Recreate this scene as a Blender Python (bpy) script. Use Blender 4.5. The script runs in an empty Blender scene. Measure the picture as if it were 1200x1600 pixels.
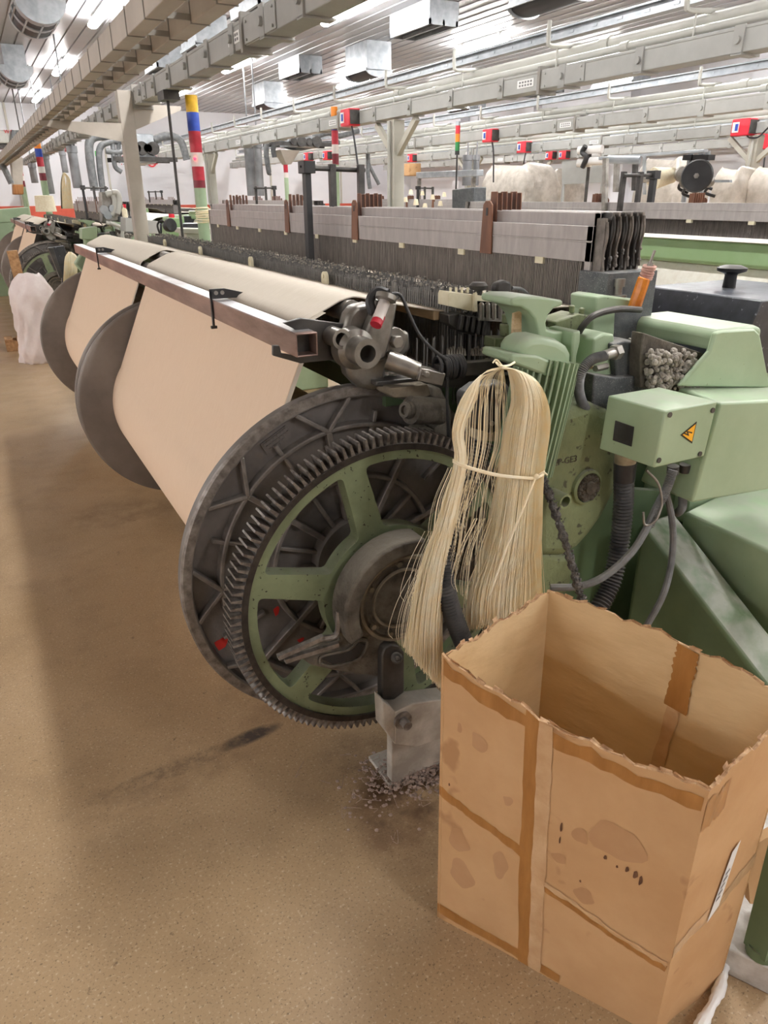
import bpy, bmesh, math, random
from mathutils import Vector, Matrix
random.seed(7)
sc = bpy.context.scene
COL = sc.collection
R_ = math.radians
rnd = random.random
def U(a, b): return a + (b - a) * random.random()

# ---------------------------------------------------------------- camera
CAM_H, FPX = 1.55, 1120.0
PITCH, YAW, ROLL = R_(23.75), R_(28.3), R_(-0.25)
_f = Vector((math.sin(YAW) * math.cos(PITCH), math.cos(YAW) * math.cos(PITCH), -math.sin(PITCH)))
_r0 = Vector((math.cos(YAW), -math.sin(YAW), 0)); _u0 = _r0.cross(_f)
_r = _r0 * math.cos(ROLL) + _u0 * math.sin(ROLL)
_u = -_r0 * math.sin(ROLL) + _u0 * math.cos(ROLL)
CC = Vector((0, 0, CAM_H))
cam_d = bpy.data.cameras.new('camera'); cam = bpy.data.objects.new('camera', cam_d); COL.objects.link(cam)
cam_d.sensor_fit = 'AUTO'; cam_d.sensor_width = 36.0; cam_d.lens = 36.0 * FPX / 1600.0
cam_d.clip_start = 0.02; cam_d.clip_end = 200
cam.matrix_world = Matrix(((_r.x, _u.x, -_f.x, CC.x), (_r.y, _u.y, -_f.y, CC.y), (_r.z, _u.z, -_f.z, CC.z), (0, 0, 0, 1)))
sc.camera = cam

def at(u, v, x=None, y=None, z=None):
    """surveying helper: the point of the line of sight through pixel (u, v) in the plane x=, y= or z="""
    d = _r * ((u - 600) / FPX) - _u * ((v - 800) / FPX) + _f
    if x is not None: t = x / d.x
    elif y is not None: t = y / d.y
    else: t = (z - CAM_H) / d.z
    return CC + d * t
def pts(lst, **k): return [at(u, v, **k) for u, v in lst]

# ---------------------------------------------------------------- materials
def lin(c):
    c = c / 255.0
    return c / 12.92 if c <= 0.04045 else ((c + 0.055) / 1.055) ** 2.4
def rgb(c): return (lin(c[0]), lin(c[1]), lin(c[2]), 1)
MATS = {}
def mat(key, c1, c2=None, rough=0.5, metal=0.0, scale=8.0, bump=0.0, bscale=60.0, dust=0.0, stretch=None, emit=0.0, detail=6, lo=.35, hi=.65, spec=.5, speck=None, alpha=None, dustc=(176, 172, 166)):
    m = bpy.data.materials.new(key); m.use_nodes = True; MATS[key] = m
    nt = m.node_tree; N = nt.nodes; L = nt.links
    b = N['Principled BSDF']
    b.inputs['Roughness'].default_value = rough; b.inputs['Metallic'].default_value = metal
    b.inputs['Specular IOR Level'].default_value = spec
    b.inputs['Base Color'].default_value = rgb(c1)
    if emit:
        b.inputs['Emission Color'].default_value = rgb(c1); b.inputs['Emission Strength'].default_value = emit
    tc = N.new('ShaderNodeTexCoord'); vec = tc.outputs['Object']
    if stretch:
        mp = N.new('ShaderNodeMapping'); mp.inputs['Scale'].default_value = stretch; L.new(vec, mp.inputs['Vector']); vec = mp.outputs['Vector']
    out = None
    if c2:
        n = N.new('ShaderNodeTexNoise'); n.inputs['Scale'].default_value = scale; n.inputs['Detail'].default_value = detail; n.inputs['Roughness'].default_value = .6
        L.new(vec, n.inputs['Vector'])
        mr = N.new('ShaderNodeMapRange'); mr.inputs['From Min'].default_value = lo; mr.inputs['From Max'].default_value = hi
        L.new(n.outputs['Fac'], mr.inputs['Value'])
        mx = N.new('ShaderNodeMix'); mx.data_type = 'RGBA'
        mx.inputs['A'].default_value = rgb(c1); mx.inputs['B'].default_value = rgb(c2)
        L.new(mr.outputs['Result'], mx.inputs['Factor']); out = mx.outputs['Result']
    if speck:
        sc_, th, cs = speck
        n = N.new('ShaderNodeTexNoise'); n.inputs['Scale'].default_value = sc_; n.inputs['Detail'].default_value = 3
        L.new(tc.outputs['Object'], n.inputs['Vector'])
        mr = N.new('ShaderNodeMapRange'); mr.inputs['From Min'].default_value = th; mr.inputs['From Max'].default_value = th + .05
        L.new(n.outputs['Fac'], mr.inputs['Value'])
        mx = N.new('ShaderNodeMix'); mx.data_type = 'RGBA'; mx.inputs['B'].default_value = rgb(cs)
        if out: L.new(out, mx.inputs['A'])
        else: mx.inputs['A'].default_value = rgb(c1)
        L.new(mr.outputs['Result'], mx.inputs['Factor']); out = mx.outputs['Result']
    if dust:      # lint that has settled on upward faces
        g = N.new('ShaderNodeNewGeometry'); s = N.new('ShaderNodeSeparateXYZ'); L.new(g.outputs['Normal'], s.inputs[0])
        mr = N.new('ShaderNodeMapRange'); mr.inputs['From Min'].default_value = .45; mr.inputs['From Max'].default_value = .95; mr.inputs['To Max'].default_value = dust
        L.new(s.outputs['Z'], mr.inputs['Value'])
        n = N.new('ShaderNodeTexNoise'); n.inputs['Scale'].default_value = 14; n.inputs['Detail'].default_value = 8; L.new(tc.outputs['Object'], n.inputs['Vector'])
        mr2 = N.new('ShaderNodeMapRange'); mr2.inputs['From Min'].default_value = .3; mr2.inputs['From Max'].default_value = .6; L.new(n.outputs['Fac'], mr2.inputs['Value'])
        mu = N.new('ShaderNodeMath'); mu.operation = 'MULTIPLY'; L.new(mr.outputs['Result'], mu.inputs[0]); L.new(mr2.outputs['Result'], mu.inputs[1])
        mx = N.new('ShaderNodeMix'); mx.data_type = 'RGBA'; mx.inputs['B'].default_value = rgb(dustc)
        if out: L.new(out, mx.inputs['A'])
        else: mx.inputs['A'].default_value = rgb(c1)
        L.new(mu.outputs[0], mx.inputs['Factor']); out = mx.outputs['Result']
    if out: L.new(out, b.inputs['Base Color'])
    if bump:
        n = N.new('ShaderNodeTexNoise'); n.inputs['Scale'].default_value = bscale; n.inputs['Detail'].default_value = 5
        L.new(vec, n.inputs['Vector'])
        bp = N.new('ShaderNodeBump'); bp.inputs['Strength'].default_value = bump; bp.inputs['Distance'].default_value = .01
        L.new(n.outputs['Fac'], bp.inputs['Height']); L.new(bp.outputs['Normal'], b.inputs['Normal'])
    if alpha is not None:
        b.inputs['Alpha'].default_value = alpha
    return m
G_L = mat('green_paint', (166, 187, 156), (153, 175, 143), .42, scale=5, dust=.45, bump=.04, bscale=40, speck=(70, .73, (104, 110, 80)))
G_B = mat('bright_green_paint', (146, 174, 130), (136, 166, 118), .4, scale=5, dust=.2)
G_D = mat('grimy_green_paint', (132, 144, 112), (104, 112, 84), .5, scale=6, dust=.3, bump=.08, bscale=50, speck=(90, .66, (42, 38, 28)))
G_C = mat('cast_green_paint', (140, 152, 112), (104, 112, 82), .6, scale=4, dust=.5, bump=.25, bscale=90, speck=(40, .62, (82, 84, 64)))
G_S = mat('dark_green_paint', (102, 124, 92), (84, 104, 76), .45, scale=4, dust=.75)  # a darker green paint, thick with lint on top
IRON = mat('cast_iron', (130, 124, 121), (104, 99, 96), .55, .2, scale=7, dust=.25, bump=.15, bscale=60, speck=(30, .66, (120, 112, 106)))
DISC = mat('worn_flange_steel', (142, 133, 127), (120, 111, 105), .5, .2, scale=4, dust=.15, bump=.06)
IRON_E = mat('worn_iron_edge', (158, 152, 146), (110, 102, 98), .45, .5, scale=40, bump=.1)
GRIME = mat('grimy_metal', (112, 106, 96), (70, 64, 57), .75, .15, scale=14, bump=.5, bscale=70, dust=.5, dustc=(150, 142, 128))
GEARM = mat('gear_steel', (72, 66, 62), (48, 44, 42), .5, .5, scale=30, dust=.3)
TOOTH = mat('tooth_steel', (146, 140, 134), (92, 84, 80), .45, .5, scale=60)
STEEL = mat('steel', (168, 164, 158), (120, 116, 110), .38, .75, scale=10, bump=.05, dust=.3)
STEEL_D = mat('dark_steel', (86, 84, 82), (58, 56, 55), .45, .5, scale=10, dust=.45, bump=.05)
BLACKS = mat('black_plastic', (34, 34, 36), (44, 44, 46), .45, scale=10, dust=.15)
BLACKP = mat('black_painted_steel', (40, 42, 46), (58, 60, 66), .35, scale=20, dust=.5, speck=(60, .66, (120, 124, 130)), dustc=(110, 116, 126))
CHAR = mat('dusty_charcoal_metal', (70, 74, 78), (96, 98, 100), .5, .2, scale=30, dust=.5, speck=(320, .62, (140, 140, 140)))
TUBE = mat('tube_steel', (158, 132, 122), (116, 94, 86), .4, .35, scale=6, stretch=(3, .6, 3), bump=.05)
TUBE_T = mat('bright_tube_steel', (196, 196, 198), (160, 158, 158), .3, .6, scale=6)
YARN = mat('yarn', (246, 222, 198), (238, 212, 186), .85, scale=60, stretch=(.4, 12, .4), bump=.22, bscale=90, spec=.1)
WARP = mat('warp_yarn', (216, 207, 194), (202, 192, 178), .85, scale=60, stretch=(.3, 12, .3), bump=.22, bscale=90, spec=.1)
CLOTH = mat('white_cloth', (236, 234, 224), (228, 224, 212), .85, scale=30, bump=.1, bscale=300, spec=.1)
HANK = mat('hank_yarn', (255, 248, 226), (255, 240, 206), .75, scale=30, spec=.2)
HEDD = mat('heddle_steel', (140, 132, 126), (92, 86, 82), .6, .1, scale=40, stretch=(1, 6, .3))
DROP = mat('drop_wire_steel', (132, 130, 127), (84, 82, 80), .55, .15, scale=50, stretch=(1, 6, .3))
LINT = mat('lint', (176, 170, 160), (132, 126, 118), 1, scale=30, bump=.8, bscale=80)
LINT_P = mat('pink_lint', (184, 164, 154), (150, 132, 122), 1, scale=30, bump=.8, bscale=80)
BOARD = mat('frame_aluminium', (176, 170, 168), (160, 154, 152), .45, .25, scale=12, stretch=(1, 3, .7), dust=.4)
BOARD2 = mat('frame_aluminium_edge', (140, 132, 126), (96, 90, 84), .5, .25, scale=20, dust=.4)
WOODB = mat('brown_guide', (128, 84, 60), (98, 62, 44), .5, scale=8, stretch=(3, 3, .6), dust=.3)
WOODO = mat('orange_guide', (176, 122, 72), (150, 98, 54), .5, scale=8, stretch=(3, 3, .6))
CREAM = mat('cream_plastic', (228, 222, 196), (210, 200, 168), .5, scale=20)
BIRCH = mat('birch', (212, 188, 152), (192, 164, 126), .6, scale=8, stretch=(6, 1, 6))
PALLET = mat('pallet_wood', (188, 148, 106), (150, 110, 74), .7, scale=8, stretch=(4, 1, 4), bump=.2)
RIBM = mat('rib_edge_iron', (146, 139, 134), (112, 106, 102), .5, .3, scale=20, bump=.1)
WEDGE = mat('dirty_wood', (140, 130, 112), (104, 94, 80), .8, scale=12, bump=.2)
FOOT = mat('dusty_steel', (200, 194, 184), (160, 152, 142), .7, .1, scale=10, bump=.2, dust=.4)
WOODG = mat('grey_weathered_board', (206, 204, 200), (158, 152, 146), .8, scale=12, bump=.3)
TRUNK = mat('trunking_paint', (172, 173, 170), (160, 160, 157), .45, scale=4)
TRUNK_E = mat('trunking_edge', (140, 136, 130), None, .5)
LADD = mat('tray_paint', (186, 178, 168), (172, 164, 154), .5, scale=4)
PIPE = mat('pipe_paint', (190, 190, 184), (178, 178, 172), .4, scale=4)
GALV = mat('galvanised_sheet', (178, 183, 188), (154, 160, 166), .35, .45, scale=9, detail=2)
GRILLE = mat('dark_grille', (40, 40, 44), None, .5)
COLM = mat('column_paint', (190, 187, 176), (178, 175, 164), .5, scale=4)
WALLM = mat('wall_paint', (222, 222, 227), (214, 215, 221), .6, scale=1.2)
BAND = mat('red_wall_paint', (206, 92, 70), (190, 80, 62), .55, scale=3)
WHITE = mat('white_plastic', (240, 240, 240), None, .4)
LAMP = mat('lamp_tube', (255, 253, 250), None, .5, emit=1.0)
REDP = mat('red_plastic', (226, 40, 62), (212, 32, 54), .35, scale=10)
REDT = mat('red_tape', (190, 40, 60), (170, 34, 50), .45, scale=20)
BLUT = mat('blue_tape', (46, 84, 190), (38, 70, 170), .45, scale=20)
YELT = mat('yellow_tape', (236, 190, 40), (214, 166, 40), .45, scale=20)
ORAT = mat('orange_tape', (236, 140, 40), None, .45)
WHIT = mat('white_tape', (222, 214, 210), None, .45)
GRNT = mat('green_lens', (40, 130, 70), None, .35)
MART = mat('maroon_tape', (130, 34, 50), (110, 28, 42), .4, scale=20)
RLED = mat('red_led', (255, 40, 60), None, .4, emit=4)
SIGNY = mat('sign_yellow', (250, 184, 40), None, .4)
INK = mat('black_ink', (30, 24, 16), None, .5)
INKG = mat('grey_ink', (120, 120, 122), None, .6)
SIGNG = mat('sign_green', (60, 190, 70), None, .4)
SIGNR = mat('sign_red', (214, 50, 56), None, .4)
AMBER = mat('amber_handle', (226, 140, 44), (180, 96, 30), .25, scale=16)
PINKL = mat('pink_wrap', (206, 168, 156), (176, 132, 122), .8, scale=40)
CARD = mat('cardboard', (206, 168, 126), (195, 155, 113), .8, scale=5, bump=.12, bscale=30, spec=.15, speck=(9, .64, (178, 138, 100)))
CARD_I = mat('cardboard_inside', (222, 194, 152), (208, 178, 136), .8, scale=4, stretch=(1, 1, 3), bump=.2, bscale=22, spec=.15)
CARD_E = mat('cardboard_edge', (212, 178, 140), (160, 122, 88), .9, scale=60)
TAPE = mat('parcel_tape', (176, 124, 68), (156, 106, 54), .3, scale=30, stretch=(1, 1, .2), bump=.1, bscale=60)
TAPE_C = mat('clear_tape', (212, 178, 140), (198, 160, 120), .22, scale=16, bump=.2, bscale=40)
BAG = mat('white_bag_film', (238, 226, 224), (228, 212, 210), .4, scale=8, bump=1.0, bscale=11)
WRAP = mat('clear_wrap_film', (196, 189, 180), (168, 160, 150), .3, scale=10, bump=.6, bscale=16)
HOSE = mat('black_hose', (40, 40, 44), (54, 54, 58), .4, scale=20, dust=.3)
HOSE_G = mat('grey_hose', (120, 122, 124), (90, 92, 94), .5, scale=20, dust=.4)
def add_translucent(m, w):      # fibres let light through
    nt = m.node_tree; b = nt.nodes['Principled BSDF']; out = nt.nodes['Material Output']
    t = nt.nodes.new('ShaderNodeBsdfTranslucent'); mx = nt.nodes.new('ShaderNodeMixShader'); mx.inputs[0].default_value = w
    src = b.inputs['Base Color'].links[0].from_socket; nt.links.new(src, t.inputs['Color'])
    nt.links.new(b.outputs[0], mx.inputs[1]); nt.links.new(t.outputs[0], mx.inputs[2]); nt.links.new(mx.outputs[0], out.inputs['Surface'])
add_translucent(HANK, .12)  # _translucent
CONE = mat('yarn_cone', (238, 230, 206), (226, 214, 184), .85, scale=60, bump=.2, bscale=200)
NUT = mat('dusty_brass', (176, 164, 140), (140, 128, 108), .5, .3, scale=30, dust=.3)
FUZZ = mat('lint_covered_rod', (120, 118, 116), (70, 68, 68), 1, scale=60, bump=1.0, bscale=150)
REDX = mat('red_paint_mark', (196, 40, 34), None, .6)

# ---------------------------------------------------------------- mesh builder
class MB:
    def __init__(s): s.v = []; s.f = []
    def add(s, vs, fs):
        o = len(s.v); s.v += [Vector(v) for v in vs]; s.f += [[i + o for i in f] for f in fs]; return s
    def box(s, x0, x1, y0, y1, z0, z1):
        return s.add([(x0, y0, z0), (x1, y0, z0), (x1, y1, z0), (x0, y1, z0), (x0, y0, z1), (x1, y0, z1), (x1, y1, z1), (x0, y1, z1)],
                     [(3, 2, 1, 0), (4, 5, 6, 7), (0, 1, 5, 4), (1, 2, 6, 5), (2, 3, 7, 6), (3, 0, 4, 7)])
    def bar(s, a, b, w, h, up=(0, 0, 1)):
        a, b = Vector(a), Vector(b); d = (b - a).normalized(); up = Vector(up)
        if abs(d.dot(up)) > .98: up = Vector((0, 1, 0))
        x = d.cross(up).normalized() * w / 2; y = d.cross(x).normalized() * h / 2
        c = [a - x - y, a + x - y, a + x + y, a - x + y]; e = [p + (b - a) for p in c]
        return s.add(c + e, [(0, 1, 2, 3), (7, 6, 5, 4), (0, 4, 5, 1), (1, 5, 6, 2), (2, 6, 7, 3), (3, 7, 4, 0)])
    def frame(s, d):
        d = d.normalized(); u = Vector((0, 0, 1)) if abs(d.z) < .9 else Vector((1, 0, 0))
        x = d.cross(u).normalized(); return x, d.cross(x).normalized()
    def cyl(s, a, b, r, r2=None, n=20, caps=True):
        a, b = Vector(a), Vector(b); r2 = r if r2 is None else r2; x, y = s.frame(b - a)
        P = []
        for c, q in ((a, r), (b, r2)):
            P += [c + (x * math.cos(2 * math.pi * i / n) + y * math.sin(2 * math.pi * i / n)) * q for i in range(n)]
        F = [(i, (i + 1) % n, n + (i + 1) % n, n + i) for i in range(n)]
        if caps: F += [tuple(reversed(range(n))), tuple(range(n, 2 * n))]
        return s.add(P, F)
    def lathe(s, a, axis, prof, n=48, closed=False, ph=0):
        """prof: (radius, height along axis)"""
        a = Vector(a); d = Vector(axis).normalized(); x, y = s.frame(d); P = []; F = []
        for r, h in prof:
            P += [a + d * h + (x * math.cos(ph + 2 * math.pi * i / n) + y * math.sin(ph + 2 * math.pi * i / n)) * r for i in range(n)]
        m = len(prof); rg = range(m) if closed else range(m - 1)
        for j in rg:
            k = (j + 1) % m
            F += [(j * n + i, j * n + (i + 1) % n, k * n + (i + 1) % n, k * n + i) for i in range(n)]
        return s.add(P, F)
    def pipe(s, a, b, ro, ri, n=24):
        a, b = Vector(a), Vector(b); h = (b - a).length
        return s.lathe(a, b - a, [(ri, 0), (ro, 0), (ro, h), (ri, h)], n, True)
    def tube(s, path, r, n=8, caps=True):
        path = [Vector(p) for p in path]; m = len(path); P = []; F = []; px = None
        for j, p in enumerate(path):
            d = (path[min(j + 1, m - 1)] - path[max(j - 1, 0)]).normalized()
            if px is None: x, y = s.frame(d)
            else:
                x = (px - d * px.dot(d)).normalized(); y = d.cross(x)
            px = x; q = r(j / (m - 1)) if callable(r) else r
            P += [p + (x * math.cos(2 * math.pi * i / n) + y * math.sin(2 * math.pi * i / n)) * q for i in range(n)]
        for j in range(m - 1):
            F += [(j * n + i, j * n + (i + 1) % n, (j + 1) * n + (i + 1) % n, (j + 1) * n + i) for i in range(n)]
        if caps: F += [tuple(reversed(range(n))), tuple(range((m - 1) * n, m * n))]
        return s.add(P, F)
    def prism(s, poly, vec):
        poly = [Vector(p) for p in poly]; vec = Vector(vec); n = len(poly)
        return s.add(poly + [p + vec for p in poly], [tuple(reversed(range(n))), tuple(range(n, 2 * n))] + [(i, (i + 1) % n, n + (i + 1) % n, n + i) for i in range(n)])
    def slab(s, px, y, dy): return s.prism(pts(px, y=y), (0, dy, 0))       # outline surveyed in a plane y=, given real thickness dy
    def sph(s, c, r, n=10, m=6, sx=1, sy=1, sz=1):
        c = Vector(c); P = [c + Vector((0, 0, r * sz))]; F = []
        for j in range(1, m):
            t = math.pi * j / m
            P += [c + Vector((r * sx * math.sin(t) * math.cos(2 * math.pi * i / n), r * sy * math.sin(t) * math.sin(2 * math.pi * i / n), r * sz * math.cos(t))) for i in range(n)]
        P.append(c - Vector((0, 0, r * sz)))
        F += [(0, 1 + i, 1 + (i + 1) % n) for i in range(n)]
        for j in range(m - 2):
            F += [(1 + j * n + i, 1 + (j + 1) * n + i, 1 + (j + 1) * n + (i + 1) % n, 1 + j * n + (i + 1) % n) for i in range(n)]
        e = len(P) - 1; b = 1 + (m - 2) * n
        F += [(b + (i + 1) % n, b + i, e) for i in range(n)]
        return s.add(P, F)
    def build(s, name, m, parent=None, bevel=0, smooth=35, seg=2, loc=None, mods=None, fix=True, **props):
        me = bpy.data.meshes.new(name)
        if parent is not None: o0 = ORG[parent]
        elif loc is not None: o0 = Vector(loc)
        else:
            xs = [v.x for v in s.v]; ys = [v.y for v in s.v]; zs = [v.z for v in s.v]
            o0 = Vector(((min(xs) + max(xs)) / 2, (min(ys) + max(ys)) / 2, min(zs)))
        me.from_pydata([v - o0 for v in s.v], [], s.f); me.update()
        if fix:
            bm = bmesh.new(); bm.from_mesh(me); bmesh.ops.recalc_face_normals(bm, faces=bm.faces[:]); bm.to_mesh(me); bm.free()
        if smooth:
            me.shade_smooth(); me.set_sharp_from_angle(angle=R_(smooth))
        o = bpy.data.objects.new(name, me); COL.objects.link(o); me.materials.append(m)
        ORG[o] = o0
        if parent is not None: o.parent = parent
        else: o.location = o0
        if bevel:
            bv = o.modifiers.new('bevel', 'BEVEL'); bv.width = bevel; bv.segments = seg; bv.limit_method = 'ANGLE'; bv.angle_limit = R_(40); bv.harden_normals = False
        for k, v in props.items(): o[k] = v
        return o
ORG = {}
def thing(name, label, cat, loc, group=None):
    o = bpy.data.objects.new(name, None); COL.objects.link(o); o.empty_display_size = .1
    o.location = loc; ORG[o] = Vector(loc); o['label'] = label; o['category'] = cat
    if group: o['group'] = group
    return o
def tag(o, label, cat, group=None, kind=None):
    o['label'] = label; o['category'] = cat
    if group: o['group'] = group
    if kind: o['kind'] = kind
    return o
def struct(mb, name, m, **k):
    o = mb.build(name, m, **k); o['kind'] = 'structure'; return o
def copy_tree(o, loc, rotz=0, label=None, group=None, skip=()):
    r = o.copy(); COL.objects.link(r); r.location = loc; r.rotation_euler = (0, 0, rotz)
    if label: r['label'] = label
    if group: r['group'] = group
    for ch in list(o.children):
        if ch.name.split('.')[0] in skip: continue
        c = ch.copy(); COL.objects.link(c); c.parent = r
        for g in list(ch.children):
            d = g.copy(); COL.objects.link(d); d.parent = c
    return r
def cat_(P, n=8):
    """Catmull-Rom through P"""
    P = [Vector(p) for p in P]; Q = [P[0] * 2 - P[1]] + P + [P[-1] * 2 - P[-2]]; out = []
    for i in range(1, len(Q) - 2):
        a, b, c, d = Q[i - 1:i + 3]
        for k in range(n):
            t = k / n
            out.append(.5 * ((2 * b) + (c - a) * t + (2 * a - 5 * b + 4 * c - d) * t * t + (3 * b - a - 3 * c + d) * t ** 3))
    out.append(P[-1]); return out
def text_mesh(name, body, size, m, origin, right, up, depth, parent, align='CENTER', **props):
    cu = bpy.data.curves.new(name, 'FONT'); cu.body = body; cu.size = size; cu.extrude = depth; cu.align_x = align; cu.align_y = 'CENTER'
    t = bpy.data.objects.new(name + '_tmp', cu); COL.objects.link(t)
    bpy.context.view_layer.update()
    me = bpy.data.meshes.new_from_object(t.evaluated_get(bpy.context.evaluated_depsgraph_get()))
    bpy.data.objects.remove(t)
    right = Vector(right).normalized(); up = Vector(up).normalized(); nrm = right.cross(up)
    o0 = ORG[parent]
    for v in me.vertices:
        v.co = Vector(origin) + right * v.co.x + up * v.co.y + nrm * v.co.z - o0
    me.materials.clear(); me.materials.append(m)
    o = bpy.data.objects.new(name, me); COL.objects.link(o); o.parent = parent; ORG[o] = o0
    for k, v in props.items(): o[k] = v
    return o
# ================================================================ room
X0, X1, Y0, Y1, ZC = -10.0, 12.3, -7.5, 22.3, 3.72
def floor_mat():
    m = bpy.data.materials.new('polished_concrete'); m.use_nodes = True; nt = m.node_tree; N = nt.nodes; L = nt.links
    b = N['Principled BSDF']; tc = N.new('ShaderNodeTexCoord')
    sx = N.new('ShaderNodeSeparateXYZ'); L.new(tc.outputs['Generated'], sx.inputs[0])
    geo = N.new('ShaderNodeNewGeometry'); pos = geo.outputs['Position']; L.new(pos, sx.inputs[0])
    def noise(s, d=5, r=.6):
        n = N.new('ShaderNodeTexNoise'); n.inputs['Scale'].default_value = s; n.inputs['Detail'].default_value = d; n.inputs['Roughness'].default_value = r
        L.new(pos, n.inputs['Vector']); return n.outputs['Fac']
    def rng(v, a, b_, c=0, d=1):
        n = N.new('ShaderNodeMapRange'); n.inputs['From Min'].default_value = a; n.inputs['From Max'].default_value = b_
        n.inputs['To Min'].default_value = c; n.inputs['To Max'].default_value = d; L.new(v, n.inputs['Value']); return n.outputs['Result']
    def mth(op, a, b_):
        n = N.new('ShaderNodeMath'); n.operation = op
        for i, q in enumerate((a, b_)):
            if isinstance(q, (int, float)): n.inputs[i].default_value = q
            else: L.new(q, n.inputs[i])
        return n.outputs[0]
    def mix(a, fac, col):
        n = N.new('ShaderNodeMix'); n.data_type = 'RGBA'; n.inputs['B'].default_value = rgb(col)
        if isinstance(a, tuple): n.inputs['A'].default_value = rgb(a)
        else: L.new(a, n.inputs['A'])
        L.new(fac, n.inputs['Factor']); return n.outputs['Result']
    c = mix((178, 152, 119), rng(noise(1.3), .35, .65), (164, 138, 105))
    c = mix(c, rng(noise(5, 8), .5, .75, 0, .5), (138, 114, 88))
    c = mix(c, rng(noise(170, 2), .58, .70, 0, .75), (98, 80, 60))          # dark aggregate
    c = mix(c, rng(noise(140, 2, .4), .60, .74, 0, .6), (208, 190, 164))     # pale aggregate
    c = mix(c, rng(noise(26, 6, .7), .64, .70, 0, .7), (84, 66, 50))         # scattered spots
    def blob(A, B, w, k, col, c, ns=14, lo=.42, hi=.62):
        d = (B - A); Ln = d.length; d.normalize(); mid = (A + B) / 2
        dx = mth('SUBTRACT', sx.outputs['X'], mid.x); dy = mth('SUBTRACT', sx.outputs['Y'], mid.y)
        a = mth('DIVIDE', mth('ADD', mth('MULTIPLY', dx, d.x), mth('MULTIPLY', dy, d.y)), Ln / 2)
        q = mth('DIVIDE', mth('SUBTRACT', mth('MULTIPLY', dx, d.y), mth('MULTIPLY', dy, d.x)), w)
        r2 = mth('ADD', mth('MULTIPLY', a, a), mth('MULTIPLY', q, q))
        f = mth('MULTIPLY', rng(r2, 1, .3, 0, k), rng(noise(ns, 6, .7), lo, hi))
        return mix(c, f, col)
    F = lambda u, v: at(u, v, z=0)
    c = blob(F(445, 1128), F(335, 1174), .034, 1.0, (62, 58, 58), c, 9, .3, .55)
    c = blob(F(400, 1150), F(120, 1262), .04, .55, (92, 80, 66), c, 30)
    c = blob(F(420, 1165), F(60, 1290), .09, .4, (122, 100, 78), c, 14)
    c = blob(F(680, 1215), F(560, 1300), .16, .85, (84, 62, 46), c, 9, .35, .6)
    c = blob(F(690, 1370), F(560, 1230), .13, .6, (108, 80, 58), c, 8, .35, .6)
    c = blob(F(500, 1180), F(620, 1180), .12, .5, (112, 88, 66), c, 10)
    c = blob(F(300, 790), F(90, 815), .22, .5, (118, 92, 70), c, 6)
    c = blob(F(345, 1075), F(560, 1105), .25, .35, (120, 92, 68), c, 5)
    L.new(c, b.inputs['Base Color'])
    L.new(rng(noise(3, 4), .3, .7, .3, .5), b.inputs['Roughness'])
    bp = N.new('ShaderNodeBump'); bp.inputs['Strength'].default_value = .06; bp.inputs['Distance'].default_value = .004
    L.new(noise(60, 5), bp.inputs['Height']); L.new(bp.outputs['Normal'], b.inputs['Normal'])
    return m
struct(MB().box(X0, X1, Y0, Y1, -.1, 0), 'floor', floor_mat(), smooth=0)
CEILM = mat('ceiling_panel', (172, 172, 175), (162, 162, 166), .38, .1, scale=2)
def ceiling():
    m = MB(); prof = []; x = X0; k = 0
    while x < X1:
        prof += [(x, ZC), (x + .168, ZC), (x + .172, ZC + .016), (x + .186, ZC + .016), (x + .19, ZC - .006), (x + .198, ZC - .006)]
        x += .2
    prof.append((X1, ZC)); n = len(prof)
    m.add([(a, Y0, b) for a, b in prof] + [(a, Y1, b) for a, b in prof], [(i, i + 1, n + i + 1, n + i) for i in range(n - 1)])
    o = struct(m, 'ceiling', CEILM, smooth=0, fix=False)
    return o
ceiling()
struct(MB().box(X0, X1, Y1, Y1 + .15, 0, ZC + .1), 'wall_back', WALLM, smooth=0)
struct(MB().box(X1, X1 + .15, Y0, Y1 + .15, 0, ZC + .1), 'wall_right', WALLM, smooth=0)
struct(MB().box(X0 - .15, X0, Y0, Y1 + .15, 0, ZC + .1), 'wall_left', WALLM, smooth=0)
struct(MB().box(X0 - .15, X1 + .15, Y0 - .15, Y0, 0, ZC + .1), 'wall_front', WALLM, smooth=0)
struct(MB().box(X0, X1, Y1 - .02, Y1, 0, 1.36), 'baseboard_back', BAND, smooth=0)
t1 = MB()
for x in (1.35, 3.6, 5.9, 8.2, 10.5): t1.box(x, x + .05, Y1 - .03, Y1, 1.36, ZC)
struct(t1, 'trim_1', COLM, smooth=0)
t2 = MB()
for y in (0, 3, 6, 9, 12, 15, 18, 21): t2.box(X1 - .25, X1, y, y + .3, 0, ZC)
struct(t2, 'trim_2', WALLM, smooth=0)

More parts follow.
